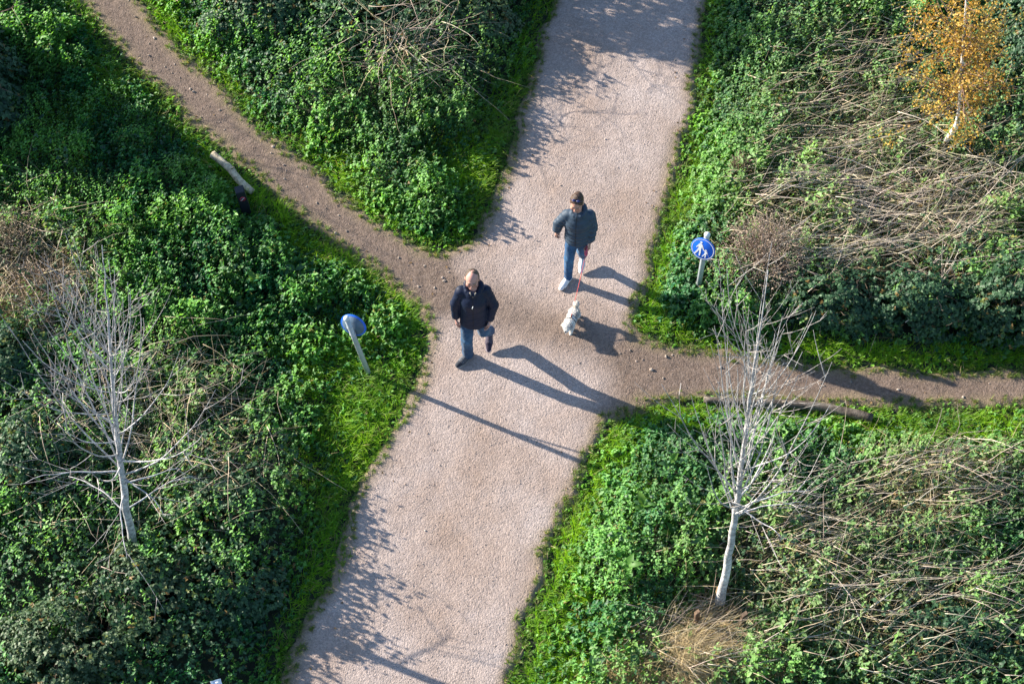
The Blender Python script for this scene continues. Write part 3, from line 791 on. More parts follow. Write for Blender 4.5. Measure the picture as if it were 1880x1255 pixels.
for (px, py, h, w, tl, lab) in ((1310, 1106, .46, .05, .05, 'pale sawn tree stake leaning at the slim bare tree trunk'), (1277, 1156, .48, .055, -.03, 'brown square stake on the gravel path side of the slim bare tree'), (1358, 1156, .46, .06, .02, 'short dark stake on the bramble side of the slim bare tree')):
    b = at(px, py); b[2] = -.02
    bm = bmesh.new(); bmesh.ops.create_cube(bm, size=1)
    for v in bm.verts:
        v.co = (v.co.x*w, v.co.y*w*.8, (v.co.z+.5)*(h+.1)-.1)
        if v.co.z > .1:
            v.co.z += .02*(1 if v.co.x > 0 else -1)
    bmesh.ops.bevel(bm, geom=bm.edges[:], offset=.005, segments=1, affect='EDGES')
    me = bpy.data.meshes.new('tree_stake'); bm.to_mesh(me); bm.free()
    cc = (.30, .20, .12) if tl > .03 else ((.16, .105, .07) if tl < 0 else (.10, .07, .05))
    ca = me.color_attributes.new('col', 'FLOAT_COLOR', 'POINT'); ca.data.foreach_set('color', np.tile(np.array([*cc, 1], np.float32), len(me.vertices)))
    o = obj('tree_stake', me, M_BARK, None, lab, 'stake', 'stakes round the slim bare tree', loc=b)
    o.rotation_euler = (tl, tl, .4)

# ------------------------------------------------------------------ bare trees
def crooked(p, d, L, n, bend, wob, g):
    """a branch: starts along d, turns towards bend, wanders a little"""
    d = d/np.linalg.norm(d); P = [p]; st = L/(n-1)
    for i in range(n-1):
        d = d+bend*st+g.normal(0, wob, 3); d /= np.linalg.norm(d)
        P.append(P[-1]+d*st)
    return np.array(P)
def bare_tree(label, trunk_pts, r0, seed, nb, z0, z1, elr, Lr, nlow, lowz, colr, azpref=None, lowaz=None):
    g = np.random.default_rng(seed)
    base = np.array(trunk_pts[0], float); base[2] = 0
    e = thing('bare_tree', label, 'tree', base)
    tp = np.array(trunk_pts, float)-base; tp[0, 2] = -.1
    n = 26; t = np.linspace(0, 1, len(tp)); tt = np.linspace(0, 1, n)
    P = np.stack([np.interp(tt, t, tp[:, i]) for i in range(3)], 1)
    for _ in range(3):
        P[1:-1] = (P[:-2]+2*P[1:-1]+P[2:])/4
    P[1:] += g.normal(0, .006, (n-1, 3))
    H = P[-1, 2]; rad = np.maximum(.004, r0*(1-(P[:, 2].clip(0)/H)**.8*.97)); rad[0] *= 1.5; rad[1] *= 1.12
    C = np.array(colr)
    tb = TB(); tb.tube(P, rad, C*(.75+.4*g.random((n, 1))), 10)
    obj('trunk', tb.mesh('trunk'), M_BARK, e)
    at_z = lambda z: np.array([np.interp(z, P[:, 2], P[:, 0]), np.interp(z, P[:, 2], P[:, 1]), z])
    def twig(tb, pts, r, lvl):
        for q in range(int(g.integers(3, 6)) if lvl == 0 else int(g.integers(0, 3))):
            i = int(g.integers(2, len(pts)-1)); d = pts[i]-pts[i-1]; d /= np.linalg.norm(d)
            s = g.normal(0, 1, 3); s -= d*(s@d); s /= np.linalg.norm(s)
            L = g.uniform(.25, .75)*(1 if lvl == 0 else .4)
            tw = crooked(pts[i], d*.75+s*.6, L, 6, np.array([0, 0, .8]), .05, g)
            tb.tube(tw, np.linspace(max(.0028, r*.45), .0014, 6), C*g.uniform(.6, .95)*np.array([1, .95, .90]), 4)
            if lvl == 0:
                twig(tb, tw, r*.5, 1)
    for i in range(nb):
        f = (i+.5)/nb
        z = z0+(z1-z0)*f**1.1+g.normal(0, .05); z = min(max(z, z0-.1), H*.93)
        a = i*2.399+g.normal(0, .3)
        el = g.uniform(*elr)
        L = g.uniform(*Lr)*(1-.55*f)
        d = np.array([math.cos(a)*math.cos(el), math.sin(a)*math.cos(el), math.sin(el)])
        br = crooked(at_z(z), d, L, 12, np.array([0, 0, 1.3/L]), .035, g)
        tb = TB(); r = .0118*(1-.5*f)*(L/2.5)**.5
        tb.tube(br, np.linspace(r, .0024, 12), C*g.uniform(.8, 1.1)*np.linspace(1, .78, 12)[:, None]*(.8+.4*g.random((12, 1))), 6)
        twig(tb, br, r, 0)
        obj('branch', tb.mesh('branch'), M_BARK, e)
    for i in range(nlow):
        a = (lowaz[i % len(lowaz)] if lowaz else g.random()*6.28)+g.normal(0, .25)
        z = g.uniform(*lowz); el = g.uniform(-.25, .35); L = g.uniform(.5, 1.05)
        d = np.array([math.cos(a)*math.cos(el), math.sin(a)*math.cos(el), math.sin(el)])
        br = crooked(at_z(z), d, L, 11, np.array([0, 0, -.25]), .13, g)
        tb = TB(); tb.tube(br, np.linspace(.011, .003, 11), C*g.uniform(.9, 1.15), 6)
        twig(tb, br, .010, 0)
        obj('branch', tb.mesh('branch'), M_BARK, e)
    return e
T1 = [at(248, 1024), at(236, 950, 1.0), at(222, 860, 2.1), at(213, 770, 3.1), at(203, 660, 4.2), at(196, 560, 5.1), at(188, 450, 6.0)]
bare_tree('bare grey young tree with wide fanning branches rising from brambles', T1, .058, 301, 42, 2.0, 4.7, (.62, 1.30), (1.5, 2.9), 6, (1.1, 2.1), (.44, .43, .44), lowaz=[3.3, .1, 5.6, 2.8, .6, 4.0])
T2 = [at(1320, 1112), at(1335, 1035, 1.0), at(1350, 950, 2.05), at(1362, 850, 3.2), at(1376, 740, 4.3), at(1393, 620, 5.35), at(1412, 495, 6.35)]
bare_tree('slim bare grey young tree with upswept branches beside short stakes', T2, .056, 302, 44, 1.95, 4.9, (.85, 1.38), (1.7, 3.0), 4, (1.9, 2.5), (.46, .45, .45), lowaz=[.05, 6.1, .3])

# golden birch
g = np.random.default_rng(303)
bp_ = [at(1727, 292), at(1733, 270, .25), at(1742, 250, .45), at(1758, 232, .68), at(1762, 190, 1.2), at(1766, 120, 1.95), at(1770, 60, 2.6), at(1776, -40, 3.5)]
base = bp_[0].copy(); base[2] = 0
e = thing('birch_tree', 'small birch with a white bent trunk and golden autumn leaves', 'tree', base)
tp = np.array(bp_)-base; tp[0, 2] = -.05
tt = np.linspace(0, 1, 24); t_ = np.linspace(0, 1, len(tp))
P = np.stack([np.interp(tt, t_, tp[:, i]) for i in range(3)], 1)
for _ in range(2):
    P[1:-1] = (P[:-2]+2*P[1:-1]+P[2:])/4
rad = np.interp(P[:, 2], [-.05, .7, 3.5], [.042, .034, .006])
ck = np.where((vnoise(tt*40, tt*0, 9) > .72)[:, None], np.array([[.22, .19, .17]]), np.array([[.74, .70, .66]]))
tb = TB(); tb.tube(P, rad, ck, 9); obj('trunk', tb.mesh('trunk'), M_BARK, e)
tb = TB(); soup = []; tips = []
for i in range(74):
    z = g.uniform(.95, 3.35); p = np.array([np.interp(z, P[:, 2], P[:, 0]), np.interp(z, P[:, 2], P[:, 1]), z])
    a = g.random()*6.28; el = g.uniform(.05, .75)
    L = np.interp(z, [.65, 1.4, 2.4, 3.4], [.62, .92, .72, .4])*g.uniform(.25, 1.15)*(1.12-.28*math.cos(a))
    br = crooked(p, np.array([math.cos(a)*math.cos(el), math.sin(a)*math.cos(el), math.sin(el)]), L, 9, np.array([0, 0, .15]), .09, g)
    tb.tube(br, np.linspace(.009, .002, 9), np.array([.16, .10, .075]), 4)
    for q in range(5):
        s = br[int(g.integers(3, 9))]; dr = g.normal(0, 1, 3); dr[2] *= .6; dr /= np.linalg.norm(dr)
        tw = arc(s, s+dr*g.uniform(.12, .32), .01, 5, .012, g)
        tb.tube(tw, np.linspace(.003, .0012, 5), np.array([.15, .09, .07]), 3)
        m = 17; ii = g.integers(1, 5, m); tips.append(tw[ii]+g.normal(0, .035, (m, 3)))
obj('branches', tb.mesh('branches'), M_STEM, e)
q_ = g.integers(8, 24, 700); tips.append(P[q_]+g.normal(0, .09, (700, 3))*np.array([1, 1, 1.3])-np.array([0, .05, 0]))
tips = np.concatenate(tips); n = len(tips)
hue = np.clip(fbm(tips[:, 0]*2.2+4, tips[:, 2]*2.2+tips[:, 1], 19)*1.5-.25+g.normal(0, .2, n), 0, 1)
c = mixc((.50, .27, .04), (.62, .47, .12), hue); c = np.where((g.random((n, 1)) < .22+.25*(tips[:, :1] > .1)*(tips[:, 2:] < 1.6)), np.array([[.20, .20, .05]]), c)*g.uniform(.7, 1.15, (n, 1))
L = g.uniform(.024, .042, n)
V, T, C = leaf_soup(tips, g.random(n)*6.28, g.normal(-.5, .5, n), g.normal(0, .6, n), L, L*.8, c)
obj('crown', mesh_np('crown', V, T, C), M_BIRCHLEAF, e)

# ------------------------------------------------------------------ brown shrubs, dried weeds, fallen stems
def brown_shrub(label, px, py, r, h, n, seed, cs, cl):
    g = np.random.default_rng(seed); b = at(px, py); b[2] = 0
    e = thing('brown_shrub', label, 'shrub', b)
    leafP = []
    for s in range(9):
        tb = TB()
        for i in range(n//9):
            a = g.random()*6.28; rr = r*math.sqrt(g.random()); tip = np.array([math.cos(a)*rr, math.sin(a)*rr, h*(1-.5*(rr/r)**2)*g.uniform(.6, 1.1)])
            pts = arc(np.array([tip[0]*.2, tip[1]*.2, 0]), tip, .03, 6, .02, g)
            tb.tube(pts, np.linspace(.005, .0016, 6), np.array(cs)*g.uniform(.7, 1.3), 3)
            m = 9; ii = g.integers(2, 6, m); leafP.append(pts[ii]+g.normal(0, .03, (m, 3)))
        obj('stem', tb.mesh('stem'), M_STEM, e)
    lp = np.concatenate(leafP); m = len(lp)
    L = g.uniform(.014, .030, m)
    V, T, C = leaf_soup(lp, g.random(m)*6.28, g.normal(.2, .6, m), g.normal(0, .7, m), L, L*.5, mixc(cl[0], cl[1], g.random(m)))
    obj('seed_heads', mesh_np('seed_heads', V, T, C), M_DRY, e)
brown_shrub('rounded brown leafless shrub with fine twigs behind the blue adult-and-child sign', 1402, 500, .60, .95, 480, 401, (.34, .26, .21), [(.36, .27, .21), (.52, .42, .33)])
brown_shrub('small reddish plume of dead weed just past the rounded brown shrub', 1352, 345, .16, .75, 90, 402, (.17, .11, .09), [(.17, .10, .08), (.26, .18, .13)])
brown_shrub('dried brown weed clump beside the crown of the spreading bare tree', 90, 560, .65, .62, 330, 403, (.32, .23, .16), [(.30, .21, .15), (.48, .37, .26)])
brown_shrub('taller tan weed stand next to the shaded nettles', 20, 470, .5, .75, 260, 407, (.34, .26, .18), [(.32, .24, .17), (.52, .42, .30)])
def tussock(label, px, py, r, h, n, seed):
    g = np.random.default_rng(seed); b = at(px, py); b[2] = 0
    a = g.random(n)*6.28; q = r*np.sqrt(g.random(n)); x = q*np.cos(a)*1.25; y = q*np.sin(a)*.9
    P = np.stack([x, y, np.maximum(.01, h*(1-(q/r)**2)*g.uniform(.2, 1, n)*(.6+.8*fbm(x*4, y*4, seed)))], 1)
    L = g.uniform(.12, .34, n)
    V, T, C = leaf_soup(P, g.random(n)*6.28*.6+fbm(x*3, y*3, seed+1)*8, g.normal(.1, .35, n), g.normal(0, .5, n), L, g.uniform(.003, .0065, n), mixc((.34, .25, .12), (.56, .45, .27), g.random(n)), BLADE_V, BLADE_T)
    e = thing('grass_tussock', label, 'grass tussock', b)
    obj('blades', mesh_np('blades', V, T, C), M_DRY, e, kind='stuff')
tussock('large heap of straw-coloured dead grass below the slim bare tree', 1280, 1232, .78, .42, 14000, 404)
tussock('small tuft of pale dead grass at the foot of the slim bare tree', 1318, 1135, .30, .10, 1600, 405)
tussock('bleached dead grass among the dried brown weeds', 70, 575, .55, .22, 4000, 406)

STEM_M = {}
def fallen(label, grp, n, seed, region, angs, Lr, rr, lift, colr):
    """single dead stems lying over the growth, each a thing of its own"""
    g = np.random.default_rng(seed)
    for i in range(n):
        cx, cy, rx, ry = region[i % len(region)]
        px, py = g.normal(cx, rx*.5), g.normal(cy, ry*.5)
        px = min(max(px, -40), 1920); py = min(max(py, -30), 1290)
        p = at(px, py, .3)
        a = RAD(g.uniform(*angs)); L = g.uniform(*Lr)
        pts = crooked(np.zeros(3), np.array([math.cos(a), math.sin(a), g.normal(0, .05)]), L, 10, np.array([g.normal(0, .3), g.normal(0, .3), -.05]), .10, g)
        pts -= pts.mean(0)
        X_ = p[0]+pts[:, 0]; Y_ = p[1]+pts[:, 1]
        if dpath(X_, Y_).min() < (.5 if lift > .06 and colr[0] < .34 else .15):
            continue
        zz = canopy(X_, Y_); zz = np.convolve(np.pad(zz, 3, 'edge'), np.ones(7)/7, 'valid')
        pts[:, 2] = np.maximum(.03, zz*g.uniform(.75, 1.05)+lift*g.uniform(-.4, 1.3)+np.linspace(-1, 1, 10)*g.normal(0, .05))
        tb = TB(); r = g.uniform(*rr); c = np.array(colr)*g.uniform(.72, 1.2)*np.array([1, g.uniform(.95, 1.03), g.uniform(.85, 1.08)])
        tb.tube(pts, np.linspace(r, r*.35, 10), c, 5)
        for q in range(int(g.integers(1, 4))):
            k = int(g.integers(3, 8)); d = pts[k+1]-pts[k]; d /= np.linalg.norm(d); s = g.normal(0, .45, 3); s[2] = abs(s[2])*.4
            tb.tube(crooked(pts[k], d+s, L*g.uniform(.15, .4), 5, np.zeros(3), .06, g), np.linspace(r*.5, r*.2, 5), c, 4)
        obj('fallen_stem', tb.mesh('fallen_stem'), M_STEM, None, label, 'dead stem', grp, loc=(p[0], p[1], float(ground_z(np.array([p[0]]), np.array([p[1]]))[0])))
PALE = (.56, .49, .39)
fallen('pale dry fallen stem in the tangle below the golden birch', 'dead stems below the birch', 130, 501, [(1700, 400, 250, 100), (1600, 440, 200, 90), (1780, 330, 150, 90), (1560, 330, 150, 120), (1720, 470, 220, 60)], (-14, 38), (.7, 2.0), (.0032, .0078), .07, PALE)
fallen('thin grey fallen stem in the scrub between the nettles and the birch', 'dead stems beyond the birch', 30, 502, [(1560, 120, 150, 110), (1620, 200, 140, 90), (1500, 220, 110, 130)], (0, 50), (.5, 1.3), (.0035, .0065), .06, (.34, .29, .22))
fallen('pale dry fallen stem among the weeds beside the slim bare tree', 'dead stems by the slim bare tree', 85, 503, [(1650, 1160, 250, 110), (1760, 880, 170, 80), (1560, 950, 190, 90), (1480, 1150, 170, 120), (1700, 1060, 220, 100), (1780, 1120, 150, 100)], (-32, 32), (.5, 1.6), (.003, .007), .06, PALE)
fallen('bare twig lying on the dark bramble bush between the paths', 'twigs on the far bramble bush', 20, 504, [(760, 95, 120, 60), (830, 40, 110, 60)], (10, 75), (.4, 1.0), (.003, .006), .45, (.36, .31, .25))
fallen('dead twig caught in the weeds around the spreading bare tree', 'twigs round the spreading bare tree', 30, 505, [(360, 720, 120, 80), (130, 620, 140, 110), (420, 870, 110, 90), (110, 930, 110, 90)], (-30, 60), (.3, 1.0), (.003, .006), .07, (.33, .27, .20))
# the fine dead stalks beneath them
g = np.random.default_rng(506); tb = TB()
regs = [(1700, 380, 270, 130), (1580, 240, 180, 140), (1720, 420, 240, 110), (1500, 380, 160, 140), (1600, 120, 180, 100), (1650, 1120, 280, 150), (1750, 890, 200, 90), (1450, 1000, 150, 130), (330, 740, 130, 100), (60, 500, 100, 100), (1400, 330, 120, 130), (1280, 1180, 120, 80), (760, 100, 100, 60), (230, 850, 220, 150)]
for i in range(3400):
    cx, cy, rx, ry = regs[i % len(regs)]
    p = at(g.normal(cx, rx*.55), g.normal(cy, ry*.55), .25)
    if dpath(p[:1], p[1:2])[0] < .75:
        continue
    a = g.normal(.25, .5) if cx > 1000 else g.random()*6.28
    p[2] = float(canopy(p[:1], p[1:2])[0])*g.uniform(.6, 1.1)+.03
    L = g.uniform(.2, 1.1)
    tb.tube(crooked(p, np.array([math.cos(a), math.sin(a), g.normal(.1, .2)]), L, 6, np.array([0, 0, -.5]), .11, g), np.linspace(g.uniform(.0025, .0055), .0013, 6), np.array(PALE)*g.uniform(.4, 1.15)*np.array([1, g.uniform(.86, 1), g.uniform(.7, 1)]), 3)
obj('dry_stalks', tb.mesh('dry_stalks'), M_STEM, label='fine dry stalks matted under the fallen stems', cat='dry stalks', kind='stuff')

# broad-leaved docks: leaves big enough to pick apart
def dock_mesh(g):
    n = 6; t = np.linspace(0, 1, n); w = np.array([.18, .75, 1.0, .85, .5, .02])*.5
    z = .10*np.sin(t*3.1)-.22*t**2
    V = np.concatenate([np.stack([t, -w, z+.10*w+g.normal(0, .015, n)], 1), np.stack([t, t*0, z-.03], 1), np.stack([t, w, z+.10*w+g.normal(0, .015, n)], 1)])
    i = np.arange(n-1)
    Q_ = np.concatenate([np.stack([i, i+1, n+i+1, n+i], 1), np.stack([n+i, n+i+1, 2*n+i+1, 2*n+i], 1)])
    return V, Q_
gd = np.random.default_rng(601)
dock_vars = []
for c in ((.050, .150, .030), (.085, .210, .035), (.120, .240, .040), (.065, .150, .060)):
    V, Q_ = dock_mesh(gd); V[:, 1] *= .52
    dock_vars.append(mesh_np('leaf', V, Q_, np.tile(c, (len(V), 1)), True)); dock_vars[-1].materials.append(M_HERB)
def docks(label, grp, spots, L0):
    for px, py in spots:
        p = at(px, py, .2); hh = float(canopy(p[:1], p[1:2])[0])
        e = thing('dock_plant', label, 'plant', (p[0], p[1], 0.0), grp)
        a0 = gd.random()*6.28; m = int(gd.integers(6, 10))
        for k in range(m):
            o = obj('leaf', dock_vars[int(gd.integers(0, 4))], None, e, loc=(gd.normal(0, .02), gd.normal(0, .02), hh*gd.uniform(.55, .95)))
            L = L0*gd.uniform(.6, 1.15)
            o.scale = (L, L*gd.uniform(.85, 1.2), L)
            o.rotation_euler = (gd.normal(0, .25), -gd.uniform(-.15, .8), a0+k*6.28/m+gd.normal(0, .3))
docks('broad-leaved dock plant in the nettles between the gravel path and the slim bare tree', 'docks near the slim bare tree', [(1180, 940), (1235, 985), (1275, 930), (1150, 1060), (1205, 1075), (1250, 1120), (1120, 1160), (1290, 1010), (1165, 1210), (1090, 1225), (1225, 870)], .17)
docks('broad-leaved plant in the shaded weeds below the marker post', 'broad plants below the marker post', [(380, 455), (440, 470), (330, 440), (470, 520), (410, 515), (540, 500), (290, 395), (500, 455)], .15)
docks('broad-leaved dock plant at the tip of ground between the two paths', 'docks between the paths', [(800, 400), (840, 350), (760, 350), (880, 330), (700, 340)], .12)

# stones that have worked loose on the dirt paths
g = np.random.default_rng(701)
sp = np.concatenate([np.stack([np.interp(g.random(26), np.linspace(0, 1, len(seg)), [q[0] for q in seg]), np.zeros(26)], 1) for seg in ([(0, 0), (1, 1)],)])
cnt = 0
while cnt < 60:
    k = g.integers(0, len(track)-1); f = g.random(); p = track[k]*(1-f)+track[k+1]*f+g.normal(0, .16, 2)
    u_, v_ = uv_of(p[0], p[1])
    if not (0 < u_ < 1880 and 0 < v_ < 1255) or dpath(p[:1], p[1:2])[0] > -.05 or (830 < u_ < 1130):
        continue
    bm = bmesh.new(); bmesh.ops.create_icosphere(bm, subdivisions=1, radius=1)
    s = g.uniform(.010, .024); sc_ = g.uniform(.7, 1.3, 3)*s
    for v in bm.verts:
        v.co = Vector((v.co.x*sc_[0], v.co.y*sc_[1], v.co.z*sc_[2]*.7))*g.uniform(.85, 1.15)
    me = bpy.data.meshes.new('stone'); bm.to_mesh(me); bm.free()
    c = np.array([.36, .29, .24])*g.uniform(.6, 1.35)
    ca = me.color_attributes.new('col', 'FLOAT_COLOR', 'POINT'); ca.data.foreach_set('color', np.tile(np.array([*c, 1], np.float32), len(me.vertices)))
    side = u_ < 940
    obj('stone', me, M_STONE, None, 'small loose stone on the narrow dirt path past the pale log' if side else 'small loose stone on the dirt path behind the slim bare tree', 'stone', 'loose stones on the log path' if side else 'loose stones on the tree path', loc=(p[0], p[1], float(path_z(p[0], p[1]))+s*.2))
    cnt += 1
# scrap of litter
p = at(397, 1253, .45)
bm = bmesh.new(); bmesh.ops.create_grid(bm, x_segments=6, y_segments=4, size=.5)
for v in bm.verts:
    v.co = (v.co.x*.12, v.co.y*.07, .012*math.sin(v.co.x*9)+.008*math.cos(v.co.y*11+v.co.x*4))
bmesh.ops.solidify(bm, geom=bm.faces[:], thickness=.002)
me = bpy.data.meshes.new('litter_scrap'); bm.to_mesh(me); bm.free()
ca = me.color_attributes.new('col', 'FLOAT_COLOR', 'POINT'); ca.data.foreach_set('color', np.tile(np.array([.78, .80, .84, 1], np.float32), len(me.vertices)))
o = obj('litter_scrap', me, M_PLASTIC, None, 'crumpled white scrap of litter caught on brambles', 'litter', loc=p)
o.rotation_euler = (.3, .2, .4)
# ------------------------------------------------------------------ figures: continuous surfaces grown round a skeleton
class Sdf:
    def __init__(s, lo, hi, h):
        s.h = h; s.lo = np.asarray(lo, float)
        s.n = np.ceil((np.asarray(hi, float)-s.lo)/h).astype(int)+1
        s.F = np.full(s.n, .05, np.float32)
    def _sl(s, lo, hi):
        a = np.clip(np.floor((lo-s.lo)/s.h).astype(int), 0, s.n-1); b = np.clip(np.ceil((hi-s.lo)/s.h).astype(int)+1, 1, s.n)
        sl = tuple(slice(i, max(j, i+1)) for i, j in zip(a, b))
        ax_ = [s.lo[k]+s.h*np.arange(sl[k].start, sl[k].stop) for k in range(3)]
        return sl, np.meshgrid(*ax_, indexing='ij', sparse=True)
    def _put(s, sl, d, k, sub=False):
        F = s.F[sl]
        if sub:
            s.F[sl] = np.maximum(F, -d); return
        if k <= 0:
            s.F[sl] = np.minimum(F, d); return
        hh = np.clip(.5+.5*(F-d)/k, 0, 1)
        s.F[sl] = F*(1-hh)+d*hh-k*hh*(1-hh)
    def cap(s, a, b, ra, rb, k=.02, sq=(1, 1, 1), wave=None):
        """tapered limb segment; sq squashes it along the axes"""
        a, b, sq = np.asarray(a, float), np.asarray(b, float), np.asarray(sq, float)
        m = max(ra, rb)/min(sq)+k+2.5*s.h
        sl, (X, Y, Z) = s._sl(np.minimum(a, b)-m, np.maximum(a, b)+m)
        ab = b-a
        t = np.clip(((X-a[0])*ab[0]+(Y-a[1])*ab[1]+(Z-a[2])*ab[2])/(ab@ab+1e-12), 0, 1)
        d = np.sqrt(((X-a[0]-t*ab[0])*sq[0])**2+((Y-a[1]-t*ab[1])*sq[1])**2+((Z-a[2]-t*ab[2])*sq[2])**2)-(ra+(rb-ra)*t)
        if wave:
            d = d-wave[0]*np.abs(np.sin(np.pi*(t*np.linalg.norm(ab)+wave[2])/wave[1]))
        s._put(sl, d.astype(np.float32), k)
    def ell(s, c, r, k=.02, sub=False, R=None):
        c, r = np.asarray(c, float), np.asarray(r, float); m = r.max()+k+2.5*s.h
        sl, (X, Y, Z) = s._sl(c-m, c+m)
        x, y, z = X-c[0], Y-c[1], Z-c[2]
        if R is not None:
            x, y, z = (R[0, 0]*x+R[1, 0]*y+R[2, 0]*z, R[0, 1]*x+R[1, 1]*y+R[2, 1]*z, R[0, 2]*x+R[1, 2]*y+R[2, 2]*z)
        q = np.sqrt((x/r[0])**2+(y/r[1])**2+(z/r[2])**2)
        s._put(sl, ((q-1)*r.min()*np.clip(q, .7, 1.6)).astype(np.float32), k, sub)
    def tweak(s, fn):
        ax_ = [s.lo[k]+s.h*np.arange(s.n[k]) for k in range(3)]
        s.F = fn(s.F, *np.meshgrid(*ax_, indexing='ij', sparse=True)).astype(np.float32)
    def mesh(s, name, colour, origin):
        F = s.F; I = F < 0; h = s.h
        cells = np.zeros(np.array(F.shape)-1, np.int8)
        cs = [(i, j, k) for i in (0, 1) for j in (0, 1) for k in (0, 1)]
        sub = lambda A, c: A[c[0]:A.shape[0]-1+c[0], c[1]:A.shape[1]-1+c[1], c[2]:A.shape[2]-1+c[2]]
        for c in cs:
            cells += sub(I, c)
        act = np.argwhere((cells > 0) & (cells < 8))
        ids = np.full(cells.shape, -1, np.int32); ids[tuple(act.T)] = np.arange(len(act))
        acc = np.zeros((len(act), 3)); cnt = np.zeros((len(act), 1))
        vals = {c: F[act[:, 0]+c[0], act[:, 1]+c[1], act[:, 2]+c[2]] for c in cs}
        for c in cs:
            for ax_ in range(3):
                if c[ax_]:
                    continue
                d = list(c); d[ax_] = 1; d = tuple(d)
                f0, f1 = vals[c], vals[d]; m = (f0 < 0) != (f1 < 0)
                t = np.where(m, f0/(f0-f1+1e-12), 0)
                p = np.tile(np.array(c, float), (len(act), 1)); p[:, ax_] += t
                acc[m] += p[m]; cnt[m] += 1
        V = s.lo+h*(act+acc/np.maximum(cnt, 1))
        quads = []
        for ax_ in range(3):
            o1, o2 = [(1, 2), (2, 0), (0, 1)][ax_]
            a = [slice(1, -1)]*3; a[ax_] = slice(0, -1); b = list(a); b[ax_] = slice(1, None)
            ch = I[tuple(a)] != I[tuple(b)]
            e = np.argwhere(ch); fl = I[tuple(a)][ch]
            e = e+1; e[:, ax_] -= 1
            q = []
            for d1, d2 in ((-1, -1), (0, -1), (0, 0), (-1, 0)):
                c = e.copy(); c[:, o1] += d1; c[:, o2] += d2
                q.append(ids[tuple(c.T)])
            q = np.stack(q, 1); q[~fl] = q[~fl][:, ::-1]
            quads.append(q)
        Q_ = np.concatenate(quads)
        Q_ = Q_[(Q_ >= 0).all(1)]
        for _ in range(1):                      # one light smoothing pass
            S_ = np.zeros_like(V); N_ = np.zeros((len(V), 1))
            for i in range(4):
                np.add.at(S_, Q_[:, i], V[Q_[:, (i+1) % 4]]); np.add.at(N_, Q_[:, i], 1)
            V = V*.5+.5*S_/np.maximum(N_, 1)
        return mesh_np(name, V-origin, Q_, colour(V), True)

def hand(s, w, d, n_, th, curl, sc=1.0):
    """palm and five fingers: wrist, heading, palm side, thumb side, curl"""
    u = lambda v: np.asarray(v, float)/np.linalg.norm(v)
    d, n_ = u(d), u(n_); n_ = u(n_-d*(n_@d)); th = u(th); th = u(th-d*(th@d)-n_*(th@n_))
    out = []
    for i, (o, L) in enumerate(((.031, .078), (.011, .086), (-.010, .080), (-.029, .064))):
        kn = w+(d*.088+th*o)*sc
        s.cap(w+th*o*.45*sc, kn, .013*sc, .0115*sc, .010)
        p = kn; a = 0
        for f, dl in ((.46, .55), (.30, .75), (.24, .6)):
            a += curl*dl; q = p+(d*math.cos(a)+n_*math.sin(a)+th*(o*1.4))*L*f*sc
            s.cap(p, q, .0090*sc, .0078*sc, .002); p = q
        out.append(p)
    b = w+(d*.028+th*.022)*sc; m = b+(d*.028+th*.024+n_*.012)*sc; t = m+(d*.030+th*.004+n_*.016)*sc
    s.cap(b, m, .0125*sc, .0105*sc, .008); s.cap(m, t, .0098*sc, .0085*sc, .003)
    return out
SKIN1, SKIN2 = np.array([.50, .265, .215]), np.array([.46, .245, .185])

def face_build(s, c, f, up, sc=1.0, ears=True):
    """skull, jaw, nose, brow, eye hollows, ears about head centre c; f = facing, up = crown direction"""
    f = f/np.linalg.norm(f); up = up-f*(up@f); up /= np.linalg.norm(up); sd_ = np.cross(f, up)
    R = np.stack([sd_, f, up], 1)
    W = lambda a, b, z: c+(sd_*a+f*b+up*z)*sc
    s.ell(W(0, -.012, .022), np.array([.076, .094, .095])*sc, .02, R=R)
    s.ell(W(0, .020, -.035), np.array([.062, .072, .078])*sc, .03, R=R)
    s.ell(W(0, .062, -.088), np.array([.026, .024, .020])*sc, .025, R=R)
    s.cap(W(0, .086, .012), W(0, .105, -.028), .010*sc, .016*sc, .012)
    s.ell(W(0, .096, -.062), np.array([.026, .012, .012])*sc, .012, R=R)
    s.cap(W(-.036, .080, .026), W(.036, .080, .026), .011*sc, .011*sc, .014)
    for q in (-1, 1):
        s.ell(W(.032*q, .098, .006), np.array([.017, .016, .012])*sc, 0, True, R=R)
        s.ell(W(.031*q, .078, .006), np.array([.014, .013, .012])*sc, .004, R=R)
        s.ell(W(.045*q, .060, -.030), np.array([.026, .030, .026])*sc, .02, R=R)
        if ears:
            s.ell(W(.080*q, -.010, -.010), np.array([.012, .022, .034])*sc, .008, R=R)
    return W, R
def face_colour(V, col, c, R, sc, base, lips=(.42, .20, .17), brow=(.22, .15, .11)):
    q = (V-c)@R/sc
    near = (np.abs(q[:, 0]) < .11) & (np.abs(q[:, 2]) < .14) & (np.abs(q[:, 1]) < .15)
    cheek = np.exp(-(((np.abs(q[:, 0])-.045)/.022)**2+((q[:, 2]+.032)/.025)**2))*(q[:, 1] > .03)*near
    col += (np.array([.08, -.02, -.02])*cheek[:, None])
    def paint(m, cc):
        col[m & near] = cc
    paint((q[:, 1] > .07) & (np.abs(q[:, 0]) < .026) & (np.abs(q[:, 2]+.062) < .009), lips)
    for s_ in (-1, 1):
        ex = q[:, 0]-.031*s_
        paint((q[:, 1] > .06) & (np.abs(ex) < .013) & (np.abs(q[:, 2]-.005) < .006), (.10, .07, .06))
        paint((q[:, 1] > .055) & (np.abs(ex) < .021) & (np.abs(q[:, 2]-.032) < .006), brow)
    return col
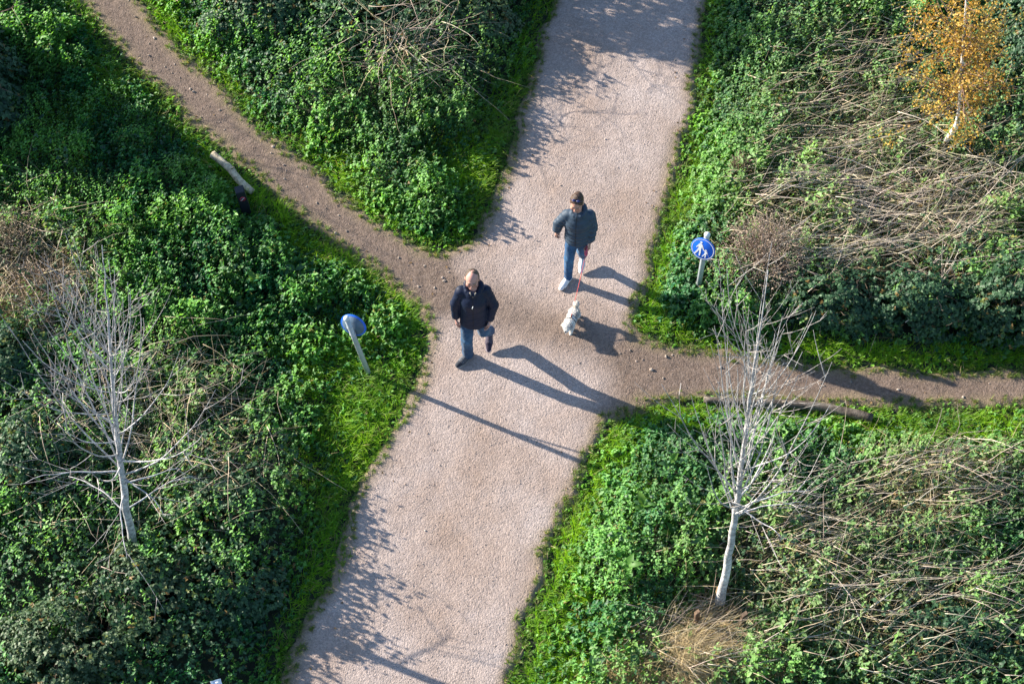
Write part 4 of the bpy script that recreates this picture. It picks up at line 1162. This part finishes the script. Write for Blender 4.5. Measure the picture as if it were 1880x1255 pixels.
def shoe(name, ank, toe, heel_z, toe_z, parent, origin, upper, sole, sc=1.0, h=.006):
    """a shoe from ankle and toe points: sole, upper, toe cap"""
    d = toe-ank; d[2] = 0; d /= np.linalg.norm(d)
    heel = np.array([ank[0]-d[0]*.055*sc, ank[1]-d[1]*.055*sc, heel_z]); tp = heel+d*.272*sc; tp[2] = toe_z
    mid = heel*.42+tp*.58
    s = Sdf(np.minimum(np.minimum(heel, tp), ank)-.09, np.maximum(np.maximum(heel, tp), ank+np.array([0, 0, .03]))+.09, h)
    up = np.array([0, 0, 1.0])
    s.cap(heel+up*.030, mid+up*.028, .036*sc, .042*sc, .01); s.cap(mid+up*.028, tp-d*.042*sc+up*.026, .044*sc, .034*sc, .015)
    s.cap(heel+up*.035+d*.02, ank+up*.012, .036*sc, .042*sc, .02); s.cap(ank+up*.01+d*.01, mid+up*.04, .036*sc, .034*sc, .03)
    ax2 = tp-heel; ax2 /= np.linalg.norm(ax2); nrm = np.cross(np.cross(d, up), ax2)*1.0
    nrm = np.cross(ax2, np.cross(up, d)); nrm /= np.linalg.norm(nrm)
    if nrm[2] < 0:
        nrm = -nrm
    s.tweak(lambda F, X, Y, Z: np.maximum(F, -((X-heel[0])*nrm[0]+(Y-heel[1])*nrm[1]+(Z-heel[2])*nrm[2])))
    def colr(V):
        hgt = (V-heel)@nrm; c = np.tile(np.array(upper, float), (len(V), 1)); c[hgt < .024] = sole
        along = (V-heel)@d; lace = (hgt > .05) & (along > .10) & (along < .19) & (np.sin(along*420) > .2)
        c[lace] = np.array(upper)*.6+.25*np.array(sole)
        return c
    return obj('shoe', s.mesh('shoe', colr, origin), M_CLOTH, parent)

def sd_noise(X, Y, Z, f, seed):
    r = np.random.default_rng(seed); v = 0
    for i in range(5):
        k = r.normal(0, 1, 3)*f; p = r.random()*6.28
        v = v+np.sin(X*k[0]+Y*k[1]+Z*k[2]+p)
    return v/5

def person(label, J, cfg):
    """J: joints in metres on the place's own axes"""
    org = np.array([(J['anL'][0]+J['toeR'][0])/2, (J['anL'][1]+J['toeR'][1])/2, 0.0])
    e = thing('person', label, 'person', org)
    sc = cfg['sc']
    lo = np.min([*J.values()], 0)-.16; hi = np.max([*J.values()], 0)+.16; lo[2] = max(lo[2], .0)
    hc, f = J['head'], cfg['face']
    # --- body in one surface
    s = Sdf(lo, hi, .0070)
    s.cap(J['pel'], J['chest'], .105, .115, .05, (1, 1.25, 1)); s.cap(J['chest'], J['neck'], .095, .048, .04, (1, 1.2, 1))
    s.cap(J['neck'], hc-np.array([0, 0, .02]), .052*sc, .050*sc, .02)
    for q in 'LR':
        s.cap(J['neck']-np.array([0, 0, .04]), J['sh'+q]-np.array([0, 0, .03]), .045, .034, .03); s.cap(J['sh'+q]-np.array([0, 0, .03]), J['el'+q], .036, .032, .02); s.cap(J['el'+q], J['wr'+q], .032, .025, .015)
        s.cap(J['hip'+q], J['kn'+q], .078, .052, .03); s.cap(J['kn'+q], J['an'+q], .050, .034, .02); s.cap(J['an'+q], J['an'+q]*.5+(J['toe'+q]+np.array([0, 0, .02]))*.5, .026, .016, .01)
    W, R = face_build(s, hc, f, cfg['crown'], sc)
    for q in 'LR':
        d = cfg['hand'+q]; s.cap(J['wr'+q], J['wr'+q]+np.asarray(d[0])/np.linalg.norm(d[0])*.02, .024, .020, .012)
        hand(s, J['wr'+q]+np.asarray(d[0])/np.linalg.norm(d[0])*.012, *d)
    def cskin(V):
        c = np.tile(cfg['skin'], (len(V), 1)); return face_colour(V, c, hc, R, sc, cfg['skin'])
    obj('body', s.mesh('body', cskin, org), M_SKIN, e)
    # --- trousers
    s = Sdf(lo, np.array([hi[0], hi[1], J['pel'][2]+.16]), .0078)
    s.cap(J['pel']+np.array([0, 0, .08]), J['pel'], cfg['waist'], cfg['waist'], .04, (1, 1.25, 1))
    for q in 'LR':
        s.cap(J['hip'+q], J['kn'+q], cfg['thigh'], cfg['knee'], .03)
        end = J['an'+q]+(J['kn'+q]-J['an'+q])*.02
        s.cap(J['kn'+q], end, cfg['knee'], cfg['cuff'], .02)
    s.tweak(lambda F, X, Y, Z: F+.0045*sd_noise(X, Y, Z*2.2, 26, 3)+.002*sd_noise(X, Y, Z, 70, 4))
    jb, jl = np.array(cfg['jean']), np.array(cfg['jean_worn'])
    def cjean(V):
        kd = np.minimum(np.linalg.norm(V-J['knL'], axis=1), np.linalg.norm(V-J['knR'], axis=1))
        w = np.exp(-(kd/.13)**2)*.7+.3*(sd_noise(V[:, 0], V[:, 1], V[:, 2], 30, 8) > .3)
        return mixc(jb, jl, np.clip(w, 0, 1))
    obj('trousers', s.mesh('trousers', cjean, org), M_CLOTH, e)
    # --- jacket
    s = Sdf(lo, hi, .0075); wv = cfg.get('wave')
    hem = cfg['hem']; tb_ = cfg['torso']
    bot = J['pel']+np.array([0, 0, hem-J['pel'][2]])
    s.cap(bot, J['chest'], tb_[0], tb_[1], .03, (1, 1.22, 1), (wv[0], wv[1], .0) if wv else None)
    s.cap(J['chest'], J['neck']-np.array([0, 0, .05]), tb_[1], .085, .05, (1, 1.15, 1), (wv[0], wv[1], .02) if wv else None)
    for q in 'LR':
        s.cap(J['neck']-np.array([0, 0, .05]), J['sh'+q]-np.array([0, 0, .012]), .070, cfg['arm'][0]-.010, .04)
        s.cap(J['sh'+q], J['el'+q], cfg['arm'][0], cfg['arm'][1], .025, (1, 1, 1), (wv[0], wv[1], 0) if wv else None)
        wr = J['wr'+q]+(J['el'+q]-J['wr'+q])*.06
        s.cap(J['el'+q], wr, cfg['arm'][1], cfg['arm'][2], .02, (1, 1, 1), (wv[0], wv[1], 0) if wv else None)
    # stand-up collar or hood rolled round the neck
    a = np.linspace(0, 2*np.pi, 13)
    rc = cfg['collar']
    fx = np.array([f[0], f[1], 0]); fx /= np.linalg.norm(fx); sx = np.array([-fx[1], fx[0], 0])
    for i in range(12):
        p = [J['neck']+(sx*math.cos(t)*rc[0]+fx*math.sin(t)*rc[1]*.9)+np.array([0, 0, rc[2]-.035*math.sin(t)]) for t in (a[i], a[i+1])]
        s.cap(p[0], p[1], rc[3]*(1.25 if math.sin(a[i]) < 0 else .8), rc[3]*(1.25 if math.sin(a[i+1]) < 0 else .8), .012)
    # clear the head and cut the hem
    s.ell(hc+f*.02-np.array([0, 0, .02]), np.array([.074, .088, .10])*sc, 0, True, R=R)
    hz = bot[2]
    s.tweak(lambda F, X, Y, Z: np.maximum(F+cfg['wr'][0]*sd_noise(X, Y, Z, cfg['wr'][1], 5)+cfg['wr'][0]*.6*sd_noise(X, Y, Z, cfg['wr'][1]*2.2, 6), np.where((Z < hz) & ((X-bot[0])**2+(Y-bot[1])**2 < .22**2), hz-Z, -.2)*1.0 if cfg.get('cut', True) else F))
    jc = np.array(cfg['jacket'])
    def cj(V):
        c = np.tile(jc, (len(V), 1))
        q = (V-J['chest'])@np.stack([sx, fx, np.array([0, 0, 1.])], 1)
        zip_ = (np.abs(q[:, 0]) < .007) & (q[:, 1] > .04)
        c[zip_] = jc*cfg.get('zip', .5)
        return c
    jk = obj('jacket', s.mesh('jacket', cj, org), M_NYLON, e)
    return e, org, W, R, jk, (sx, fx)

def jo(d): return {k: at(*v) for k, v in d.items()}
# ---- the man
J = jo(dict(head=(867, 512, 1.60), neck=(869, 531, 1.45), shL=(847, 534, 1.375), shR=(891, 532, 1.375), elL=(836, 557, 1.13), wrL=(837, 581, .90), elR=(906, 559, 1.12), wrR=(900, 585, .90),
            pel=(870, 577, .92), hipL=(859, 579, .90), hipR=(881, 577, .90), knL=(857, 622, .50), anL=(859, 650, .10), toeL=(846, 667, .03), knR=(888, 607, .49), anR=(899, 607, .21), toeR=(901, 624, .03)))
J['chest'] = J['pel']*.36+J['neck']*.64+np.array([0, .01, 0])
cfgm = dict(sc=1.0, face=np.array([-.05, -1.0, -.04]), crown=np.array([0, 0, 1.0]), skin=SKIN1, waist=.145, thigh=.092, knee=.070, cuff=.066, jean=(.018, .052, .115), jean_worn=(.050, .120, .215),
            hem=.80, torso=(.172, .156), arm=(.066, .060, .049), collar=(.085, .085, .035, .032), wr=(.005, 22), jacket=(.005, .011, .034), zip=.6,
            handL=((.05, -.15, -1), (1, 0, 0), (0, -1, 0), .55), handR=((-.15, -.25, -1), (-1, .1, 0), (0, -1, 0), .6))
e, org, W, R, jk, (sx, fx) = person('man in a navy jacket and blue jeans striding along the gravel path', J, cfgm)
shoe('shoe', J['anL'], J['toeL'].copy(), .022, .020, e, org, (.030, .034, .045), (.55, .56, .60))
shoe('shoe', J['anR'], J['anR']+np.array([-.015, -.2, 0]), .150, .030, e, org, (.030, .024, .045), (.42, .36, .42))
# thin hair round the back and sides
s = Sdf(J['head']-.16, J['head']+.16, .005)
s.ell(W(0, -.022, .022), (.0815, .090, .094), 0, R=R)
qf = lambda X, Y, Z: ((X-J['head'][0])*R[0, 1]+(Y-J['head'][1])*R[1, 1]+(Z-J['head'][2])*R[2, 1], (X-J['head'][0])*R[0, 2]+(Y-J['head'][1])*R[1, 2]+(Z-J['head'][2])*R[2, 2])
def cut_bald(F, X, Y, Z):
    b, u_ = qf(X, Y, Z)
    F = np.maximum(F, b-.002-.02*sd_noise(X, Y, Z, 40, 9)); F = np.maximum(F, -(u_+.055))
    return F+.004*sd_noise(X, Y, Z, 120, 2)
s.tweak(cut_bald)
obj('hair', s.mesh('hair', lambda V: mixc((.045, .030, .022), (.11, .078, .056), np.random.default_rng(1).random(len(V))), org), M_HAIR, e)
# glasses
tb = TB()
for q in (-1, 1):
    a = np.linspace(0, 2*np.pi, 15); tb.tube(np.array([W(.033*q+.022*math.cos(t), .107, .004+.016*math.sin(t)) for t in a])-org, .0022, (.03, .03, .035), 4)
    tb.tube(np.array([W(.055*q, .105, .008), W(.082*q, .05, .010), W(.084*q, -.01, .006)])-org, .0022, (.03, .03, .035), 4)
tb.tube(np.array([W(-.011, .108, .008), W(.011, .108, .008)])-org, .002, (.03, .03, .035), 4)
obj('glasses', tb.mesh('glasses'), M_PLASTIC, e)
# shirt collar, zip pull, grey chest patch
tb = TB(); nk = J['neck']
tb.tube(np.array([nk+sx*.036+fx*.068+np.array([0, 0, .035]), nk+sx*.020+fx*.088+np.array([0, 0, .012]), nk+fx*.098+np.array([0, 0, -.02])])-org, np.array([.010, .010, .006]), (.26, .23, .19), 6)
tb.tube(np.array([nk-sx*.036+fx*.068+np.array([0, 0, .035]), nk-sx*.020+fx*.088+np.array([0, 0, .012]), nk+fx*.098+np.array([0, 0, -.02])])-org, np.array([.010, .010, .006]), (.26, .23, .19), 6)
obj('shirt_collar', tb.mesh('shirt_collar'), M_CLOTH, e)
ch = J['chest']
def front_at(off_s, off_z, push):
    return ch+sx*off_s+fx*push+np.array([0, 0, off_z])
tb = TB(); tb.tube(np.array([front_at(.005, .07, .172), front_at(-.002, .045, .176), front_at(-.004, .025, .176)])-org, .0045, (.72, .72, .74), 5)
obj('zip_pull', tb.mesh('zip_pull'), M_METAL, jk)
# ---- the woman
JW = jo(dict(head=(1059, 372, 1.565), neck=(1062, 389, 1.42), shL=(1043, 392, 1.35), shR=(1083, 392, 1.35), elL=(1026, 409, 1.13), wrL=(1023, 420, .95), elR=(1088, 416, 1.09), wrR=(1083, 442, .87),
             pel=(1061, 433, .90), hipL=(1051, 435, .88), hipR=(1070, 434, .88), knL=(1045, 474, .49), anL=(1043, 509, .10), toeL=(1031, 529, .03), knR=(1068, 459, .50), anR=(1070, 469, .18), toeR=(1065, 486, .03)))
JW['chest'] = JW['pel']*.36+JW['neck']*.64+np.array([0, .01, 0])
cfgw = dict(sc=.95, face=np.array([-.22, -.90, -.24]), crown=np.array([-.05, -.2, 1.0]), skin=SKIN2, waist=.135, thigh=.085, knee=.062, cuff=.050, jean=(.016, .070, .170), jean_worn=(.050, .150, .290),
            hem=.84, torso=(.148, .142), arm=(.054, .050, .043), collar=(.078, .08, .03, .026), wr=(.003, 24), jacket=(.036, .058, .090), zip=.4, wave=(.017, .072),
            handL=((-.1, .1, -1), (1, -.3, 0), (-.2, -1, 0), .8), handR=((-.05, -.35, -1), (-1, 0, -.1), (0, -1, .3), 1.25))
e, org, W, R, jk, (sx, fx) = person('woman in a quilted grey-blue jacket, jeans and white trainers holding a leash', JW, cfgw)
shoe('shoe', JW['anL'], JW['toeL'].copy(), .022, .020, e, org, (.72, .74, .78), (.80, .80, .80), .88)
shoe('shoe', JW['anR'], JW['anR']+np.array([-.03, -.2, 0]), .115, .028, e, org, (.72, .74, .78), (.80, .80, .80), .88)
hc = JW['head']
s = Sdf(hc-.19, hc+.19, .005)
s.ell(W(0, -.020, .030), (.082, .096, .096), 0, R=R)
s.ell(W(0, -.085, .055), (.042, .045, .042), .015, R=R)
def cut_hair(F, X, Y, Z):
    b = (X-hc[0])*R[0, 1]+(Y-hc[1])*R[1, 1]+(Z-hc[2])*R[2, 1]; u_ = (X-hc[0])*R[0, 2]+(Y-hc[1])*R[1, 2]+(Z-hc[2])*R[2, 2]
    F = np.maximum(F, b-.045-.55*(u_-.05)); F = np.maximum(F, -(u_+.075))
    return F+.006*sd_noise(X, Y, Z, 75, 2)+.003*sd_noise(X, Y, Z, 170, 3)
s.tweak(cut_hair)
obj('hair', s.mesh('hair', lambda V: mixc((.030, .016, .012), (.085, .045, .028), np.random.default_rng(1).random(len(V))), org), M_HAIR, e)
s = Sdf(hc-.17, hc+.17, .004)
for q in (-1, 1):
    s.ell(W(.028*q, .030, .122), (.022, .017, .010), .004, R=R)
s.cap(W(-.05, .03, .118), W(.05, .03, .118), .004, .004, .004)
s.cap(W(-.05, .03, .118), W(-.086, -.02, .05), .004, .004, .002); s.cap(W(.05, .03, .118), W(.086, -.02, .05), .004, .004, .002)
obj('sunglasses', s.mesh('sunglasses', lambda V: np.tile((.012, .018, .09), (len(V), 1)), org), M_PLASTIC, e)

# ---- leash: reel in the woman's hand, red line to the dog's harness
wr = JW['wrR']; hd = np.array([-.05, -.35, -1]); hd /= np.linalg.norm(hd)
grip = wr+hd*.105+np.array([-.028, -.015, .0])
le = thing('leash', 'retractable red dog leash with a dark pink reel held by the woman', 'leash', (grip[0], grip[1], grip[2]))
s = Sdf(grip-.14, grip+.14, .005)
rl = grip+np.array([-.01, -.012, -.055])
s.ell(rl, (.024, .046, .058), .01)
for a in range(8):
    t0, t1 = a*math.pi/4, (a+1)*math.pi/4
    s.cap(grip+np.array([-.0, .034*math.cos(t0), .012+.028*math.sin(t0)]), grip+np.array([-.0, .034*math.cos(t1), .012+.028*math.sin(t1)]), .0095, .0095, .004)
obj('reel', s.mesh('reel', lambda V: np.where((np.linalg.norm((V-rl)[:, 1:], axis=1) < .028)[:, None], np.array([[.20, .02, .06]]), np.array([[.42, .05, .12]])), grip), M_PLASTIC, le)
HARN = at(1047.5, 583, .215)
s0 = rl+np.array([-.01, -.03, -.05])
tt = np.linspace(0, 1, 16)[:, None]
ln = s0*(1-tt)+HARN*tt; ln[:, 2] -= .05*(4*tt*(1-tt))[:, 0]
tb = TB(); tb.tube(ln-grip, .0038, (.60, .10, .10), 5)
obj('line', tb.mesh('line'), M_CLOTH, le)
tb = TB(); tb.tube(np.array([HARN, HARN+np.array([.0, .01, -.03])])-grip, .007, (.06, .06, .06), 6); obj('clip', tb.mesh('clip'), M_METAL, le)

# ---- the dog: small, shaggy, white with tan and grey patches, walking towards the camera's left
hind, fore = at(1055, 584), at(1043, 610)
fw = (fore-hind); fw[2] = 0; fw /= np.linalg.norm(fw); sw_ = np.array([-fw[1], fw[0], 0]); up = np.array([0, 0, 1.])
ctr = (hind+fore)/2; ctr[2] = 0
D_ = lambda a, b, z: ctr+fw*a+sw_*b+up*z
e = thing('dog', 'small shaggy white dog with tan patches and upturned tail on a red leash', 'dog', ctr)
s = Sdf(ctr-np.array([.32, .36, .0]), ctr+np.array([.32, .36, .46]), .0065)
s.cap(D_(.10, 0, .195), D_(-.02, 0, .205), .082, .070, .02); s.cap(D_(-.02, 0, .205), D_(-.135, 0, .21), .070, .072, .03)
s.cap(D_(.10, 0, .215), D_(.185, .005, .26), .062, .050, .03)            # neck
s.ell(D_(.225, .008, .275), (.062, .062, .058), .02); s.cap(D_(.245, .008, .262), D_(.292, .010, .245), .036, .026, .015)   # head, muzzle
s.ell(D_(.315, .011, .250), (.010, .010, .009), .004)
for q in (-1, 1):
    s.cap(D_(.205, .052*q, .300), D_(.205, .070*q, .245), .018, .022, .008)        # hanging ears
    off = .035*q
    s.cap(D_(.115, .048*q, .16), D_(.118+off, .050*q, .085), .036, .024, .02); s.cap(D_(.118+off, .050*q, .085), D_(.122+off*1.1, .050*q, .018), .023, .021, .01)
    s.cap(D_(.122+off*1.1, .050*q, .020), D_(.145+off*1.1, .050*q, .014), .020, .016, .008)
    o2 = -.035*q
    s.cap(D_(-.125, .046*q, .18), D_(-.085+o2, .050*q, .120), .048, .030, .02)       # thigh to knee, forward
    s.cap(D_(-.085+o2, .050*q, .120), D_(-.160+o2, .050*q, .068), .028, .021, .012)  # knee to hock, back
    s.cap(D_(-.160+o2, .050*q, .068), D_(-.150+o2, .050*q, .018), .021, .019, .008); s.cap(D_(-.150+o2, .050*q, .018), D_(-.125+o2, .050*q, .013), .018, .015, .006)
tail = [D_(-.185, 0, .245), D_(-.205, 0, .31), D_(-.190, .0, .365), D_(-.150, .01, .385), D_(-.115, .02, .365)]
for a, b, r1, r2 in zip(tail[:-1], tail[1:], (.022, .028, .036, .036), (.028, .036, .036, .024)):
    s.cap(a, b, r1, r2, .012)
s.tweak(lambda F, X, Y, Z: F+.004*sd_noise(X, Y, Z, 90, 21)+.003*sd_noise(X, Y, Z, 180, 22))
WH, TAN, GRY = np.array([.82, .79, .74]), np.array([.52, .36, .20]), np.array([.22, .20, .19])
def dogcol(V):
    q = np.stack([(V-ctr)@fw, (V-ctr)@sw_, V[:, 2]], 1)
    c = np.tile(WH, (len(V), 1))
    def patch(a, b, z, r, cc, st=.9):
        w = np.clip(1.4-np.sqrt(((q[:, 0]-a)/r)**2+((q[:, 1]-b)/r)**2+((q[:, 2]-z)/r)**2)+.35*sd_noise(V[:, 0], V[:, 1], V[:, 2], 60, 7), 0, 1)*st
        c[:] = c*(1-w[:, None])+cc*w[:, None]
    patch(-.05, .06, .23, .06, GRY, .75); patch(.20, .06, .28, .045, GRY, .8); patch(.20, -.065, .27, .035, TAN, .6); patch(.24, .03, .32, .03, GRY, .5)
    patch(-.16, .06, .22, .05, TAN, .45); patch(-.14, .02, .38, .05, np.array([.62, .48, .34]), .7)
    c[(q[:, 0] > .306) & (q[:, 2] > .238)] = (.02, .02, .02)
    for sg in (-1, 1):
        c[np.linalg.norm(q-np.array([.272, .026*sg+.008, .292]), axis=1) < .011] = (.02, .015, .012)
    return c
dm = s.mesh('body', dogcol, ctr)
db = obj('body', dm, M_FUR, e)
# shaggy coat: fine tufts over the body
nv = len(dm.vertices); co = np.empty(nv*3, np.float32); dm.vertices.foreach_get('co', co); co = co.reshape(-1, 3).astype(float)
no = np.empty(nv*3, np.float32); dm.vertices.foreach_get('normal', no); no = no.reshape(-1, 3).astype(float)
g = np.random.default_rng(801); ii = g.integers(0, nv, 9000); ii = ii[co[ii, 2] > .03]
fc = dogcol(co+ctr)[ii]; keep = fc.sum(1) > .15; ii, fc = ii[keep], fc[keep]
dr = no[ii]*.8-fw*.45+np.array([0, 0, -.35])+g.normal(0, .3, (len(ii), 3)); dr /= np.linalg.norm(dr, axis=1, keepdims=True)
L = g.uniform(.012, .030, len(ii)); sd2 = np.cross(dr, no[ii]+.01); sd2 /= np.linalg.norm(sd2, axis=1, keepdims=True)+1e-9
V = np.stack([co[ii]-sd2*.003, co[ii]+sd2*.003, co[ii]+dr*L[:, None]], 1).reshape(-1, 3)
obj('coat', mesh_np('coat', V, np.arange(len(V)).reshape(-1, 3), np.repeat(fc*g.uniform(.85, 1.1, (len(ii), 1)), 3, 0)), M_FUR, e)
# harness
tb = TB()
for a, rz in ((.055, .088), (-.015, .080)):
    t = np.linspace(0, 2*np.pi, 19)
    tb.tube(np.array([D_(a, math.cos(k)*rz, .203+math.sin(k)*rz) for k in t])-ctr, .006, (.05, .05, .055), 5)
tb.tube(np.array([D_(.06, 0, .287), D_(.02, 0, .287), D_(-.02, 0, .285)])-ctr, .008, (.05, .05, .055), 5)
obj('harness', tb.mesh('harness'), M_CLOTH, e)
e.scale = (.76, .76, .76)
